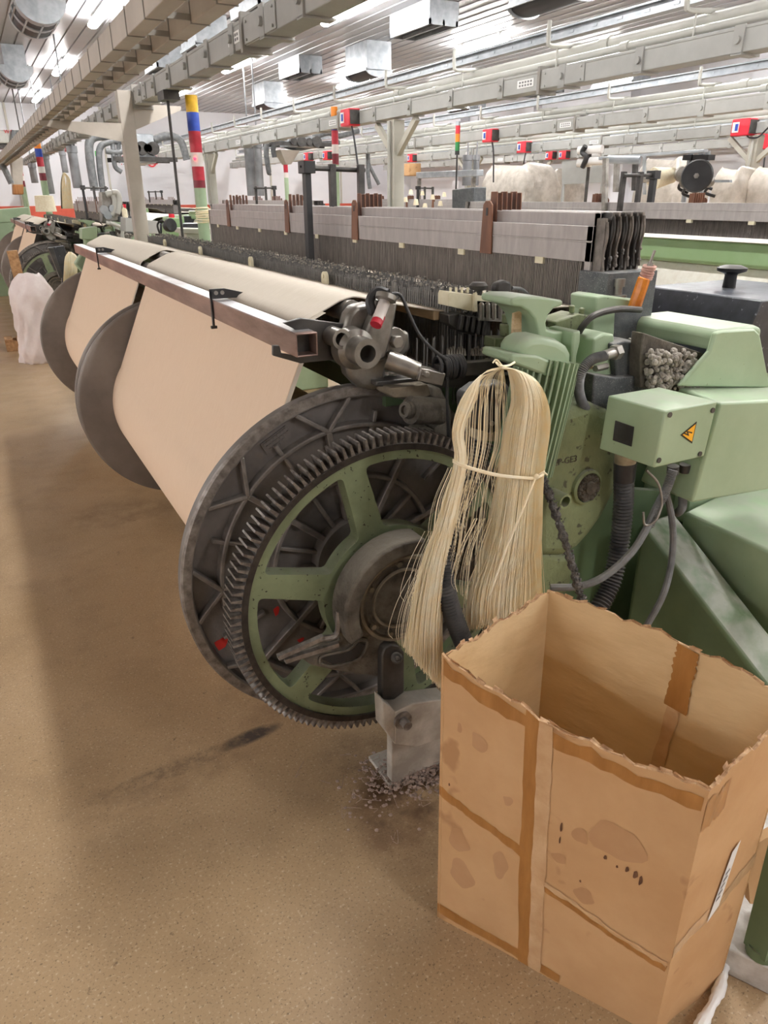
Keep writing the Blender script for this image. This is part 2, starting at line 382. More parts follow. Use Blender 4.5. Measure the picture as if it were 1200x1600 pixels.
# ---------------------------------------------------------------- lamps
def lamp(x, y, label, first=[None]):
    if first[0] is None:
        r = thing('ceiling_light', label, 'ceiling light', (x, y, ZC - .14), 'tube lights under the ceiling')
        h = MB().box(x - .045, x + .045, y - .66, y + .66, ZC - .075, ZC - .055); h.box(x - .015, x + .015, y - .5, y - .47, ZC - .06, ZC - .001); h.box(x - .015, x + .015, y + .47, y + .5, ZC - .06, ZC - .001); h.build('housing', WHITE, r, bevel=.006)
        d = MB(); n = 12; P = []
        for yy, s in ((y - .68, .35), (y - .66, .85), (y - .63, 1), (y + .63, 1), (y + .66, .85), (y + .68, .35)):
            P += [(x + .065 * s * math.cos(math.pi * 2 * i / n), yy, ZC - .105 + .034 * s * math.sin(math.pi * 2 * i / n)) for i in range(n)]
        d.add(P, [(j * n + i, j * n + (i + 1) % n, (j + 1) * n + (i + 1) % n, (j + 1) * n + i) for j in range(5) for i in range(n)] + [tuple(range(n)), tuple(range(5 * n, 6 * n))])
        d.build('diffuser', LAMP, r); first[0] = r
    else: copy_tree(first[0], (x, y, ZC - .14), label=label)
LROWS = [(-5.78, 1.9, 4.55, 5), (-8.36, .7, 4.55, 5), (1.96, 1.9, 4.55, 5), (4.62, .7, 4.4, 5), (7.3, 1.75, 4.35, 5), (9.9, 2.2, 4.4, 5)]  # the two leftmost rows are unseen lamps added as fill light
for k, (x, y0, p, n) in enumerate(LROWS):
    for i in range(-2, n):
        y = y0 + p * i
        if y > Y1 - .8 or y < Y0 + .7: continue
        where = ['added out of view beyond the aisle on the left for fill light', 'added out of view along the left wall for fill light', 'above the near row of looms', 'beyond the grey trunking post', 'above the far rows of looms', 'near the right wall'][k]
        pos = ['first', 'second', 'third', 'fourth', 'fifth', 'sixth', 'farthest'][min(i + 2, 6)]
        lamp(x, y, f'{pos} white tube light in the ceiling row {where}')
LAMP.node_tree.nodes['Principled BSDF'].inputs['Emission Strength'].default_value = 84

# ---------------------------------------------------------------- air diffusers
def diffuser(x, y, ln, w, h, label, style):
    r = thing('air_diffuser', label, 'air vent', (x, y, ZC - h), 'sheet metal air outlets on the ceiling')
    z1 = ZC - .002; z0 = ZC - h; b = MB(); g = MB()
    if style == 'box':
        b.box(x - w / 2, x + w / 2, y - ln / 2, y + ln / 2, z0 + .06, z1)
        n = 10; arc = [(x - w / 2 * 1.12 * math.cos(math.pi * i / n), z0 + .07 - .1 * math.sin(math.pi * i / n)) for i in range(n + 1)]
        for yy in (y - ln / 2, y + ln / 2 - .02): b.prism([(a, yy, c) for a, c in arc], (0, .02, 0))
        b.box(x - w / 2 * 1.12, x - w / 2, y - ln / 2, y + ln / 2, z0 + .05, z0 + .09)
        g.prism([(x - w / 2 * .9 * math.cos(math.pi * i / n), y - ln / 2 + .03, z0 + .06 - .07 * math.sin(math.pi * i / n)) for i in range(n + 1)], (0, ln - .06, 0))
    elif style == 'slot':
        b.box(x - w / 2, x + w / 2, y - ln / 2, y + ln / 2, z0 + .06, z1)
        for i in range(3): b.box(x - w / 2 + i * w / 2.2, x - w / 2 + i * w / 2.2 + .03, y - ln / 2, y + ln / 2, z0, z0 + .06)
        b.box(x - w / 2, x + w / 2, y - ln / 2, y - ln / 2 + .02, z0, z0 + .06); b.box(x - w / 2, x + w / 2, y + ln / 2 - .02, y + ln / 2, z0, z0 + .06)
        g.box(x - w / 2 + .03, x + w / 2 - .03, y - ln / 2 + .02, y + ln / 2 - .02, z0 + .04, z0 + .058)
    else:   # drum with curved grilles
        b.box(x - w * .32, x + w * .32, y - ln / 2 + .01, y + ln / 2 - .01, z0 + .16, z1)
        n = 14
        def sec(y0, y1, ra, mb, a0=0, a1=math.pi):
            mb.prism([(x - ra * math.cos(a0 + (a1 - a0) * i / n), y0, z0 + .2 - ra * .9 * math.sin(a0 + (a1 - a0) * i / n)) for i in range(n + 1)], (0, y1 - y0, 0))
        sec(y - ln / 2, y - ln / 2 + .16, w / 2, b); sec(y - .05, y + .05, w / 2, b); sec(y + ln / 2 - .1, y + ln / 2, w / 2, b)
        sec(y - ln / 2 + .16, y - .05, w / 2 * .95, g); sec(y + .05, y + ln / 2 - .1, w / 2 * .95, g)
        for i in range(5):
            a = math.pi * (i + .5) / 5; cx = x - w / 2 * math.cos(a); cz = z0 + .2 - w / 2 * .9 * math.sin(a)
            b.box(cx - .008, cx + .008, y - ln / 2 + .1, y + ln / 2 - .1, cz - .006, cz + .006)
    b.build('casing', GALV, r, smooth=40); g.build('grille', GRILLE, r)
diffuser(1.12, 10.0, .95, .5, .48, 'sheet metal air outlet drum with dark curved grilles, nearer of the two above the aisle', 'drum')
diffuser(1.15, 14.6, .95, .5, .48, 'sheet metal air outlet drum with dark curved grilles, farther of the two above the aisle', 'drum')
for x, y, ln, w, h, st, lb in (
    (5.85, 7.1, .95, .42, .36, 'box', 'deep sheet metal air outlet cut off by the top of the picture right of centre'),
    (5.6, 9.3, 1.0, .42, .26, 'slot', 'flat slotted air outlet between the cut-off outlet and the deep curved one'),
    (6.05, 11.7, .75, .42, .45, 'box', 'deep sheet metal air outlet with curved bottom hanging below the flat slotted one'),
    (5.6, 13.4, .95, .42, .26, 'slot', 'flat slotted air outlet between two deep curved ones'),
    (6.1, 16.4, .75, .42, .45, 'box', 'farthest deep curved air outlet of the middle ceiling row'),
    (10.85, 11.1, 1.0, .42, .42, 'box', 'bright sheet metal air outlet hanging below the nearest pipe run at right'),
    (10.6, 15.6, .9, .42, .42, 'box', 'bright air outlet left of the green and red beacon'),
    (10.2, 8.7, 1.1, .42, .26, 'slot', 'flat slotted air outlet seen under the nearest trunking at far right'),
    (10.9, 13.4, 1.0, .42, .26, 'slot', 'flat slotted air outlet between the two bright outlets by the right wall'),
    (3.25, 6.6, .8, .42, .4, 'box', 'sheet metal air outlet just above the grey trunking at the top edge'),
    (3.3, 8.9, .95, .42, .34, 'slot', 'slotted air outlet seen between the tray and the grey trunking'),
    (3.3, 11.2, .8, .42, .4, 'box', 'sheet metal air outlet behind the top of the grey trunking post'),
    (3.3, 13.6, .9, .42, .3, 'slot', 'slotted air outlet left of the grey trunking post')):
    diffuser(x, y, ln, w, h, lb, st)
# small smoke detectors
for x, y, lb in ((2.55, 11.2, 'small white smoke detector beside the nearest aisle light'), (2.6, 17.8, 'small white smoke detector near the far end of the tray'), (.35, 13.6, 'small white smoke detector left of the farther drum outlet')):
    d = MB(); d.lathe((x, y, ZC), (0, 0, -1), [(.0, 0), (.06, 0), (.06, .03), (.045, .05), (0, .055)], 20)
    tag(d.build('smoke_detector', WHITE), lb, 'smoke detector')

# ---------------------------------------------------------------- overhead runs
def trunking(x, ya, yb, label, face=-1, stick=(), z0=2.29, z1=2.415, w=.14, seg=.74, off=0.0):
    r = thing('busbar_trunking', label, 'cable trunking', (x + w / 2, (ya + yb) / 2, z0))
    b = MB().box(x, x + w, ya, yb, z0, z1); b.box(x - .004, x + w + .004, ya, yb, z1 - .012, z1 + .006); b.build('trunk_body', TRUNK, r, bevel=.004)
    y = ya + .3 + off; k = 0; proto = None
    while y < yb - .2:
        if proto is None:
            c = MB(); c.box(x - .012, x, y, y + .07, z0 - .004, z1 + .012); c.cyl((x - .03, y + .035, (z0 + z1) / 2), (x - .01, y + .035, (z0 + z1) / 2), .022)
            c.box(x - .012, x + w + .012, y, y + .07, z0 - .012, z0 - .001); proto = c.build('joint_clip', TRUNK, r); py = y
        else:
            d = proto.copy(); COL.objects.link(d); d.parent = r; d.location = (0, y - py, 0)
        y += seg
    for ys in stick:
        p = MB().box(x - .02, x + w + .01, ys - .03, ys, z0 - .03, z1 + .03); p.build('splice_flange', TRUNK_E, r)
        p = MB().box(x - .009, x + .001, ys - .5, ys - .031, z0 + .004, z1 - .004)
        for sy in (-.47, -.08):
            for sz in (z0 + .02, z1 - .025): p.cyl((x - .018, ys + sy, sz), (x - .01, ys + sy, sz), .008, n=8)
        p.build('splice_cover', TRUNK, r, bevel=.003)
        s = MB().box(x - .004, x, ys + .06, ys + .26, z0 + .035, z0 + .09); st = s.build('sticker', WHITE, r)
        i = MB()
        for a in range(5):
            for b_ in (0, 1): i.box(x - .0055, x - .004, ys + .08 + a * .034, ys + .1 + a * .034, z0 + .045 + b_ * .022, z0 + .058 + b_ * .022)
        i.build('sticker_print', INKG, st) if False else i.build('sticker_print', INKG, r)
    return r
trunking(1.5, 1.2, 21.6, 'grey box trunking carried by the cream post above the near loom row', stick=(4.35, 7.35, 11.2, 14.2), seg=.5)
trunking(4.05, .6, 21.5, 'grey box trunking with clips and pipes above it, nearest run at right', stick=(2.2, 5.0, 8.6, 12.2), off=.1)
trunking(6.75, 1.5, 21.5, 'second grey trunking run from the front at right', stick=(4.1, 7.6, 11.4), off=.2)
trunking(9.3, 2.5, 21.5, 'third grey trunking run from the front at right', stick=(6.2, 9.8, 13.4), off=.3)
trunking(11.6, 3.5, 21.5, 'farthest grey trunking run along the right wall', stick=(8.2, 12.2, 15.4), off=.15)
# cream cable tray with two hollow rails
r = thing('cable_tray', 'cream double-rail cable tray running along the ceiling left of the grey trunking', 'cable tray', (.84, 10.5, 2.15))
b = MB(); b.box(.72, .79, 1.5, 20.5, 2.15, 2.246); b.box(.89, .96, 1.5, 20.5, 2.15, 2.246); b.build('rail', LADD, r, bevel=.003)
y = 1.8; proto = None
while y < 20.4:
    if proto is None:
        c = MB()
        c.box(.717, .793, y, y + .01, 2.147, 2.249); c.box(.887, .963, y, y + .01, 2.147, 2.249); c.box(.785, .895, y, y + .01, 2.158, 2.178)
        proto = c.build('cross_joint', TRUNK_E, r); py = y
    else:
        d = proto.copy(); COL.objects.link(d); d.parent = r; d.location = (0, y - py, 0)
    y += .34

def pipes(x, ya, yb, n, zs=2.47):
    o = ['nearest', 'second', 'third', 'farthest'][n]
    m = MB().cyl((x + .1, ya, zs), (x + .1, yb, zs), .024, n=14)
    y = ya + 1.2
    while y < yb: m.cyl((x + .1, y, zs), (x + .1, y + .07, zs), .033, n=14); y += 2.4
    tag(m.build('air_pipe', PIPE), f'cream round pipe lying over the {o} trunking run at right', 'pipe')
    m = MB().cyl((x + .22, ya, zs + .07), (x + .22, yb, zs + .07), .038, n=14)
    y = ya + .9
    while y < yb: m.cyl((x + .22, y, zs + .07), (x + .22, y + .09, zs + .07), .05, n=14); y += 3
    tag(m.build('air_pipe', PIPE), f'thicker cream pipe behind the {o} trunking run at right', 'pipe')
    m = MB(); m.box(x + .3, x + .34, ya, yb, 2.66, 2.74); m.box(x + .26, x + .3, ya, yb, 2.66, 2.672); m.box(x + .26, x + .3, ya, yb, 2.728, 2.74)
    y = ya + .4
    while y < yb:
        m.box(x + .296, x + .3, y, y + .05, 2.69, 2.71); y += .25
    tag(m.build('strut_rail', GALV), f'galvanised strut rail above the {o} trunking run at right', 'strut rail')
    y = ya + .55; k = 0; pr = None
    while y < yb:
        if pr is None:
            h = MB(); h.tube(cat_([(x - .02, y, 2.72), (x - .02, y, 2.6), (x + .02, y, 2.565), (x + .3, y, 2.59)], 5), .016, 8)
            h.cyl((x + .07, y, 2.42), (x + .07, y, 2.58), .006, n=8); h.box(x + .05, x + .28, y - .012, y + .012, 2.42, 2.432)
            pr = h.build('pipe_hanger', PIPE); tag(pr, f'cream J-shaped hanger holding pipes over the {o} trunking run', 'pipe hanger', f'hangers on the {o} trunking run'); py = y
        else:
            d = pr.copy(); COL.objects.link(d); d.location = pr.location + Vector((0, y - py, 0))
        y += 1.25
pipes(4.05, .6, 21.5, 0); pipes(6.75, 1.5, 21.5, 1); pipes(9.3, 2.5, 21.5, 2); pipes(11.6, 3.5, 21.5, 3)

# columns
def column(x, y, label, w=.13, top=2.29, arms=True):
    r = thing('steel_post', label, 'post', (x, y, 0))
    m = MB().box(x - w / 2, x + w / 2, y - w / 2, y + w / 2, 0, top - .016); m.box(x - .12, x + .12, y - .12, y + .12, 0, .012); m.build('shaft', COLM, r, bevel=.006)
    if arms:
        a = MB()
        for s in (-1, 1): a.bar((x, y + s * .03, top - .34), (x, y + s * .42, top - .03), .06, .05, up=(1, 0, 0))
        a.build('brace', COLM, r)
    c = MB().cyl((x - w / 2 - .03, y - .02, 1.5), (x - w / 2 - .03, y - .02, top - .03), .02, n=10); c.tube(cat_([(x - w / 2 - .03, y - .02, 1.5), (x - w / 2 - .03, y - .03, 1.44), (x - w / 2 - .03, y - .1, 1.42)], 4), .02, 8)
    if arms: c.build('conduit', PIPE, r)
column(4.12, 7.35, 'cream steel column with braced top carrying the nearest right trunking')
column(4.12, 14.25, 'cream steel column with braced top near the far overhead cleaner')
column(9.37, 13.6, 'cream steel column left of the red switch box above the plastic-wrapped loom')
column(11.67, 14.2, 'cream steel column right of the plastic-wrapped loom')
column(9.37, 7.0, 'cream steel column with Y-shaped top at far right')
r = thing('trunking_post', 'tall cream post between the near looms holding the tray and the grey trunking', 'post', (1.42, 7.4, 0))
MB().box(1.36, 1.48, 7.34, 7.46, 0, 2.4).build('shaft', LADD, r, bevel=.004)
m = MB(); m.prism([(1.48, 7.34, 2.3), (1.9, 7.34, 2.3), (1.9, 7.34, 2.27), (1.48, 7.34, 2.1)], (0, .012, 0)); m.prism([(1.36, 7.34, 2.146), (.7, 7.34, 2.146), (.7, 7.34, 2.11), (1.36, 7.34, 2.0)], (0, .012, 0)); m.box(.7, 1.36, 7.354, 7.42, 2.12, 2.144)
m.box(1.48, 1.88, 7.36, 7.44, 2.262, 2.286); m.build('cantilever', LADD, r)
m = MB().bar((1.47, 7.4, .0), (1.47, 7.4, .02), .25, .25); m.build('base_plate', LADD, r)

# signal poles with coloured bands
def signal_pole(x, y, rad, top, label, bands, tie=False):
    r = thing('signal_pole', label, 'signal pole', (x, y, 0), 'banded signal poles')
    z = top
    tot = sum(b[1] for b in bands)
    MB().lathe((x, y, 0), (0, 0, 1), [(0, 0), (rad * 2, 0), (rad * 2, .02), (rad, .04), (rad, top - tot), (0, top - tot)], 24).build('pole', G_L, r)
    for m, h in bands:
        MB().cyl((x, y, z - h), (x, y, z), rad * 1.02, n=24).build('light_band', m, r); z -= h
    if tie:
        t = MB()
        for i in range(7): t.lathe((x, y, 1.36 + i * .017), (U(-.1, .1), U(-.1, .1), 1), [(rad + .004, 0), (rad + .014, .006), (rad + .004, .014)], 20)
        for i in range(10):
            t.tube(cat_([(x, y - rad, 1.42), (x + U(.05, .15), y - rad - U(0, .05), 1.4 + U(-.03, .05)), (x + U(.1, .2), y - .05, 1.4 + U(-.05, .08))], 4), .003, 5)
        t.build('rope_binding', HANK, r)
B1 = [(YELT, .115), (BLUT, .13), (REDT, .15), (WHIT, .1), (REDT, .1), (MART, .055)]
B2 = [(ORAT, .12), (BLUT, .13), (REDT, .15), (WHIT, .1), (MART, .12)]
signal_pole(1.715, 6.3, .046, 2.27, 'signal pole with yellow, blue, red and white bands and rope tied round it', B1, True)
MB().sph((1.685, 6.25, 1.83), .012).build('indicator_led', RLED, [o for o in COL.objects if o.name.startswith('signal_pole')][0])
signal_pole(at(524, 240, y=8.85).x, 8.85, .04, at(524, 167, y=8.85).z, 'signal pole topped orange then blue beside the big red switch box', B2)
signal_pole(at(77, 300, y=15).x - .06, 15.0, .055, 2.45, 'signal pole with orange top standing before the trunking at left', B2)
signal_pole(1.25, 19.0, .055, 2.4, 'farthest signal pole with orange top at the left edge', B2)
signal_pole(6.1, 15.6, .045, 2.3, 'signal pole with blue top behind the black frame post', [(BLUT, .12), (REDT, .16), (WHIT, .1)])
# thin rod hanging at the first signal pole, with a small junction box on the trunking
q_ = at(281, 330, y=6.3); xq_ = q_.x; m = MB().cyl((xq_, 6.3, 0), (xq_, 6.3, 2.3), .011, n=10); m.box(xq_ - .05, xq_ + .07, 6.2, 6.4, 2.225, 2.288)
tag(m.build('drop_conduit', STEEL_D), 'thin dark conduit dropping from the trunking beside the roped signal pole', 'conduit')
# ================================================================ weaving machines
def plate2d(loops, y0, dep, name, m, parent, bevel=0, **props):
    """flat plate in an x-z plane with holes, thickness dep towards +y"""
    cu = bpy.data.curves.new('tmp', 'CURVE'); cu.dimensions = '2D'; cu.fill_mode = 'BOTH'; cu.extrude = dep / 2
    for lp in loops:
        s = cu.splines.new('POLY'); s.points.add(len(lp) - 1); s.use_cyclic_u = True
        for p, q in zip(s.points, lp): p.co = (q[0], q[1], 0, 1)
    t = bpy.data.objects.new('tmp', cu); COL.objects.link(t); bpy.context.view_layer.update()
    me = bpy.data.meshes.new_from_object(t.evaluated_get(bpy.context.evaluated_depsgraph_get())); bpy.data.objects.remove(t)
    o0 = ORG[parent]
    for v in me.vertices:
        x, y, z = v.co; v.co = Vector((x, y0 + dep / 2 + z, y)) - o0
    bm = bmesh.new(); bm.from_mesh(me); bmesh.ops.remove_doubles(bm, verts=bm.verts[:], dist=1e-6); bmesh.ops.recalc_face_normals(bm, faces=bm.faces[:]); bm.to_mesh(me); bm.free()
    me.name = name; me.materials.clear(); me.materials.append(m); me.shade_smooth(); me.set_sharp_from_angle(angle=R_(30))
    o = bpy.data.objects.new(name, me); COL.objects.link(o); o.parent = parent; ORG[o] = o0
    if bevel:
        bv = o.modifiers.new('bevel', 'BEVEL'); bv.width = bevel; bv.segments = 2; bv.limit_method = 'ANGLE'; bv.angle_limit = R_(50)
    for k, v in props.items(): o[k] = v
    return o
def round_poly(P, r, n=5):
    out = []; N = len(P)
    for i in range(N):
        a, b, c = Vector(P[i - 1]), Vector(P[i]), Vector(P[(i + 1) % N])
        q = min(r, (a - b).length * .45, (c - b).length * .45)
        p0 = b + (a - b).normalized() * q; p1 = b + (c - b).normalized() * q
        for k in range(n + 1):
            t = k / n; out.append(tuple(p0 * (1 - t) ** 2 + b * 2 * t * (1 - t) + p1 * t * t))
    return out
AX, AZ = .80, .60          # warp beam axis
RF, RW = .50, .34
def pol(r, a, cx=AX, cz=AZ): return (cx + r * math.cos(R_(a)), cz + r * math.sin(R_(a)))

def cast_flange(parent, yb, name='flange'):
    """cast flange whose ribbed face looks towards -y; its back is at yb"""
    m = MB(); m.lathe((AX, yb, AZ), (0, -1, 0), [(0, 0), (RF - .004, 0), (RF, .004), (RF, .036), (RF - .004, .04), (RF - .026, .04), (RF - .03, .036), (RF - .034, .012), (.13, .012), (.125, .05), (.07, .055), (0, .055)], 120)
    o = m.build(name, IRON, parent, smooth=30)
    rb = MB()
    def rib(r0, a0, r1, a1, w=.016, h=.026):
        p, q = pol(r0, a0), pol(r1, a1); rb.bar((p[0], yb - .012 - h / 2, p[1]), (q[0], yb - .012 - h / 2, q[1]), w, h, up=(0, 1, 0))
    for r in (.392, .245):
        rb.lathe((AX, yb - .012, AZ), (0, -1, 0), [(r - .009, 0), (r - .006, .024), (r + .006, .024), (r + .009, 0)], 120)
    for k in range(9):
        a = 100.5 + 40 * k
        rib(.12, a, .392, a); rib(.392, a, .472, a + 9.5, .012); rib(.392, a, .472, a - 9.5, .012)
        rib(.30, a + 20, .43, a + 20, .011, .02); rib(.12, a + 20, .245, a + 20, .012, .02)
    rb.build('rib', RIBM, o, bevel=.003)
    MB().lathe((AX, yb, AZ), (0, -1, 0), [(RF - .024, .0402), (RF - .004, .0406), (RF + .0006, .036), (RF + .0006, .028)], 120).build('worn_rim', IRON_E, o, fix=True)
    if name == 'flange':
        pl = MB(); c = pol(.435, 119); t = Vector((-math.sin(R_(119)), 0, math.cos(R_(119)))) * -1; n_ = Vector((math.cos(R_(119)), 0, math.sin(R_(119))))
        cc = Vector((c[0], yb - .014, c[1])); pl.bar(cc - t * .04, cc + t * .04, .034, .006, up=(0, 1, 0))
        for i in range(3):
            for k in range(7 - (i == 2) * 2):
                p = cc + t * (-.034 + k * .0105 + i * .003) + n_ * (.011 - i * .010) + Vector((0, -.004, 0)); pl.bar(p, p + t * .0075, .006, .004, up=(0, 1, 0))
        pl.build('cast_lettering', IRON, o)
    return o
def disc_flange(parent, y, name='flange'):
    m = MB(); m.lathe((AX, y, AZ), (0, 1, 0), [(0, 0), (RF - .012, 0), (RF - .004, .004), (RF, .01), (RF, .024), (RF - .004, .03), (0, .03)], 120)
    return m.build(name, DISC, parent, smooth=30)
# tangent from the guide (GX, GZ) to the winding
GX, GZ = .693, 1.19
_d = math.hypot(GX - AX, GZ - AZ); _b = math.atan2(GZ - AZ, GX - AX); TA = _b + math.acos(RW / _d)
TP = (AX + RW * math.cos(TA), AZ + RW * math.sin(TA))
def sheet_path():
    P = [TP]
    for k in range(1, 9): P.append((TP[0] + (GX - TP[0]) * k / 8, TP[1] + (GZ - TP[1]) * k / 8))
    P += [(.697, 1.235), (.703, 1.258), (.712, 1.268)]
    for k in range(1, 6): P.append((.712 + (.80 - .712) * k / 5, 1.268 + (1.308 - 1.268) * k / 5))
    P += [(.82, 1.313), (.84, 1.316), (.86, 1.313), (.92, 1.298), (1.1, 1.262), (1.28, 1.245), (1.6, 1.24)]
    return P
def strip(path, ya, yb, th=.003, ny=1):
    m = MB(); n = len(path); T = []
    for i, p in enumerate(path):
        a = Vector(path[max(i - 1, 0)]); b = Vector(path[min(i + 1, n - 1)]); d = (b - a).normalized(); T.append((p[0] + d.y * th, p[1] - d.x * th))
    V = []
    for y in (ya, yb): V += [(p[0], y, p[1]) for p in path] + [(p[0], y, p[1]) for p in T]
    q = 2 * n; F = []
    for i in range(n - 1): F += [(i, i + 1, q + i + 1, q + i), (n + i, q + n + i, q + n + i + 1, n + i + 1), (i, n + i, n + i + 1, i + 1), (q + i, q + i + 1, q + n + i + 1, q + n + i)]
    F += [(0, q, q + n, n), (n - 1, 2 * n - 1, q + 2 * n - 1, q + n - 1)]
    return m.add(V, F)
def warp_beam(ya, yb, label, near):
    r = thing('warp_beam', label, 'warp beam', (AX, (ya + yb) / 2, .0), None)
    if near: cast_flange(r, ya)
    else: disc_flange(r, ya - .03)
    disc_flange(r, yb)
    w = MB().lathe((AX, ya, AZ), (0, 1, 0), [(RW, 0), (RW + .002, .01), (RW + .003, (yb - ya) / 2), (RW + .002, yb - ya - .01), (RW, yb - ya)], 96)
    w.build('yarn_winding', YARN, r)
    sp = sheet_path()
    strip(sp[:9], ya + .03, yb - .03).build('yarn_sheet', YARN, r, fix=True)
    strip(sp[8:], ya + .03, yb - .03).build('warp_sheet', WARP, r, fix=True)
    # a few loose selvedge yarns beside the sheet
    s = MB()
    for k in range(7):
        y = ya + .03 - .004 - k * .0035; s.tube([(a, y - .002, b) for a, b in sp[1:14]], .0011, 4)
    s.build('selvedge_yarn', WARP, r, smooth=0)
    if near:
        m = MB()
        for (u, v, a_, b_) in ((346, 1006, .017, .022), (352, 1000, .008, .012), (432, 955, .008, .018), (470, 1000, .01, .008)):
            c_ = at(u, v, y=ya - .0135); m.add([c_] + [c_ + Vector((a_ * (1 + .25 * math.sin(3 * t)) * math.cos(t), 0, b_ * (1 + .3 * math.sin(2 * t + 1)) * math.sin(t))) for t in [2 * math.pi * i / 14 for i in range(14)]], [(0, 1 + i, 1 + (i + 1) % 14) for i in range(14)])
        m.build('paint_mark', REDX, r, smooth=0)
    MB().cyl((AX, ya - .2, AZ), (AX, yb + .1, AZ), .05).build('shaft', GRIME, r)
    if near:
        GY = 1.455; n = 132; loop = []
        for k in range(n):
            a = 360 / n * k
            for da, rr in ((-.95, .402), (-.62, .408), (-.34, .431), (.34, .431), (.62, .408), (.95, .402)): loop.append(pol(rr, a + da, .797, .594))
        hole = [pol(.392, 360 / 96 * k, .797, .594) for k in range(96)]
        tr = plate2d([loop, hole], GY, .06, 'gear_teeth', TOOTH, r)
        g = MB(); g.lathe((.797, GY - .003, .594), (0, 1, 0), [(.388, 0), (.404, .0), (.404, .066), (.388, .066)], 120, True); g.build('gear_rim', GEARM, r)
        outer = [pol(.391, 360 / 120 * k, .797, .594) for k in range(120)]
        holes = []
        for k in range(6):
            a0, a1 = 105 + 58.5 * k, 105 + 58.5 * (k + 1)
            if k == 5: a1 = 105 + 360
            hw = .031; P = []
            def side(a, sgn, rr):
                d = math.degrees(math.asin(hw / rr)); return pol(rr, a + sgn * d, .797, .594)
            ri, ro = .185, .363; ae0 = math.degrees(math.asin(hw / ro)); ae1 = ae0
            for t in range(9): P.append(pol(ro, a0 + ae0 + (a1 - a0 - 2 * ae0) * t / 8, .797, .594))
            bi = math.degrees(math.asin((hw + .006) / ri))
            for t in range(5): P.append(pol(ri, a1 - bi - (a1 - a0 - 2 * bi) * t / 4, .797, .594))
            holes.append(round_poly(P, .035))
        wb = plate2d([outer] + holes, GY + .004, .045, 'gear_web', G_D, r, bevel=.006)
        MB().lathe((.797, GY + .02, .594), (0, -1, 0), [(.15, 0), (.145, .03), (.12, .035), (.0, .035)], 48).build('gear_hub', GRIME, r)
    return r

LX, LY = 1.62, 3.7
loom = thing('power_loom', 'green power loom nearest the camera, with cream yarn sheet and toothed gear wheel', 'loom', (LX, LY, 0), None)
YA, YB = 1.66, 5.70      # inner faces of the side frames
# ---- side frames
sf = MB(); sf.prism([(.95, 1.70, .02), (.95, 1.70, .45), (1.02, 1.70, 1.10), (1.9, 1.70, 1.12), (2.45, 1.70, 1.0), (2.55, 1.70, .02)], (0, .06, 0))
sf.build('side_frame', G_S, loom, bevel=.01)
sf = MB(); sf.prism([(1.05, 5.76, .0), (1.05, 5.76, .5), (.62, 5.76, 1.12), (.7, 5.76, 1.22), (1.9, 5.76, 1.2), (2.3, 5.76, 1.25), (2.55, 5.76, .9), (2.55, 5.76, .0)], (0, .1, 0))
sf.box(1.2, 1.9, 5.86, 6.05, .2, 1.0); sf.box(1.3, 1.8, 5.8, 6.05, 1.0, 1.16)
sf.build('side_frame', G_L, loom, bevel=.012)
# ---- back rail: square box tube with brackets
a, b, c, d = .628, .684, 1.200, 1.256; th = .004
bt = MB(); P = []
for y in (1.60, 5.70):
    P += [(a, y, c), (b, y, c), (b, y, d), (a, y, d), (a + th, y, c + th), (b - th, y, c + th), (b - th, y, d - th), (a + th, y, d - th)]
F = []
for i in range(4):
    j = (i + 1) % 4; F += [(i, j, 8 + j, 8 + i), (4 + i, 12 + i, 12 + j, 4 + j), (i, 4 + i, 4 + j, j), (8 + i, 8 + j, 12 + j, 12 + i)]
bt.add(P, F); br = bt.build('back_rail', TUBE, loom, bevel=.004)
MB().box(a + .004, b - .004, 1.62, 5.68, d - .001, d + .0012).build('rail_top_strip', TUBE_T, br)
for y in (2.29, 4.63):
    k = MB(); k.box(a - .006, a - .0005, y - .006, y + .006, 1.176, d + .03); k.box(a - .006, b + .07, y - .006, y + .006, d + .004, d + .012)
    k.prism([(a - .006, y - .006, d + .012), (a - .006, y - .006, d + .034), (a + .04, y - .006, d + .034), (b + .07, y - .006, d + .012)], (0, .008, 0))
    k.box(a - .012, a + .006, y - .006, y + .006, 1.170, 1.178)
    cl = k.build('rail_clip', BLACKS, loom)
    h = MB()
    for dx in (.012, .032): h.cyl((a + dx, y - .0075, d + .022), (a + dx, y - .0055, d + .022), .0065, n=14)
    h.build('screw', STEEL, cl)
gp = MB().pipe((.74, 1.585, 1.236), (.74, 5.72, 1.236), .024, .016); gp.build('guide_pipe', STEEL, loom, smooth=40)
gp = MB().cyl((.825, 1.70, 1.281), (.825, 5.70, 1.281), .028); gp.build('whip_roll', STEEL, loom)
tr = MB().box(.90, 1.02, 1.66, 5.7, 1.03, 1.09); tr.build('trough_beam', G_S, loom)
tr = MB()
for i in range(420):
    y = U(1.68, 3.2); tr.sph((U(.91, 1.01), y, 1.09), U(.004, .012), 6, 4, sz=.5)
tr.build('settled_lint', WHIT, loom, kind='stuff')
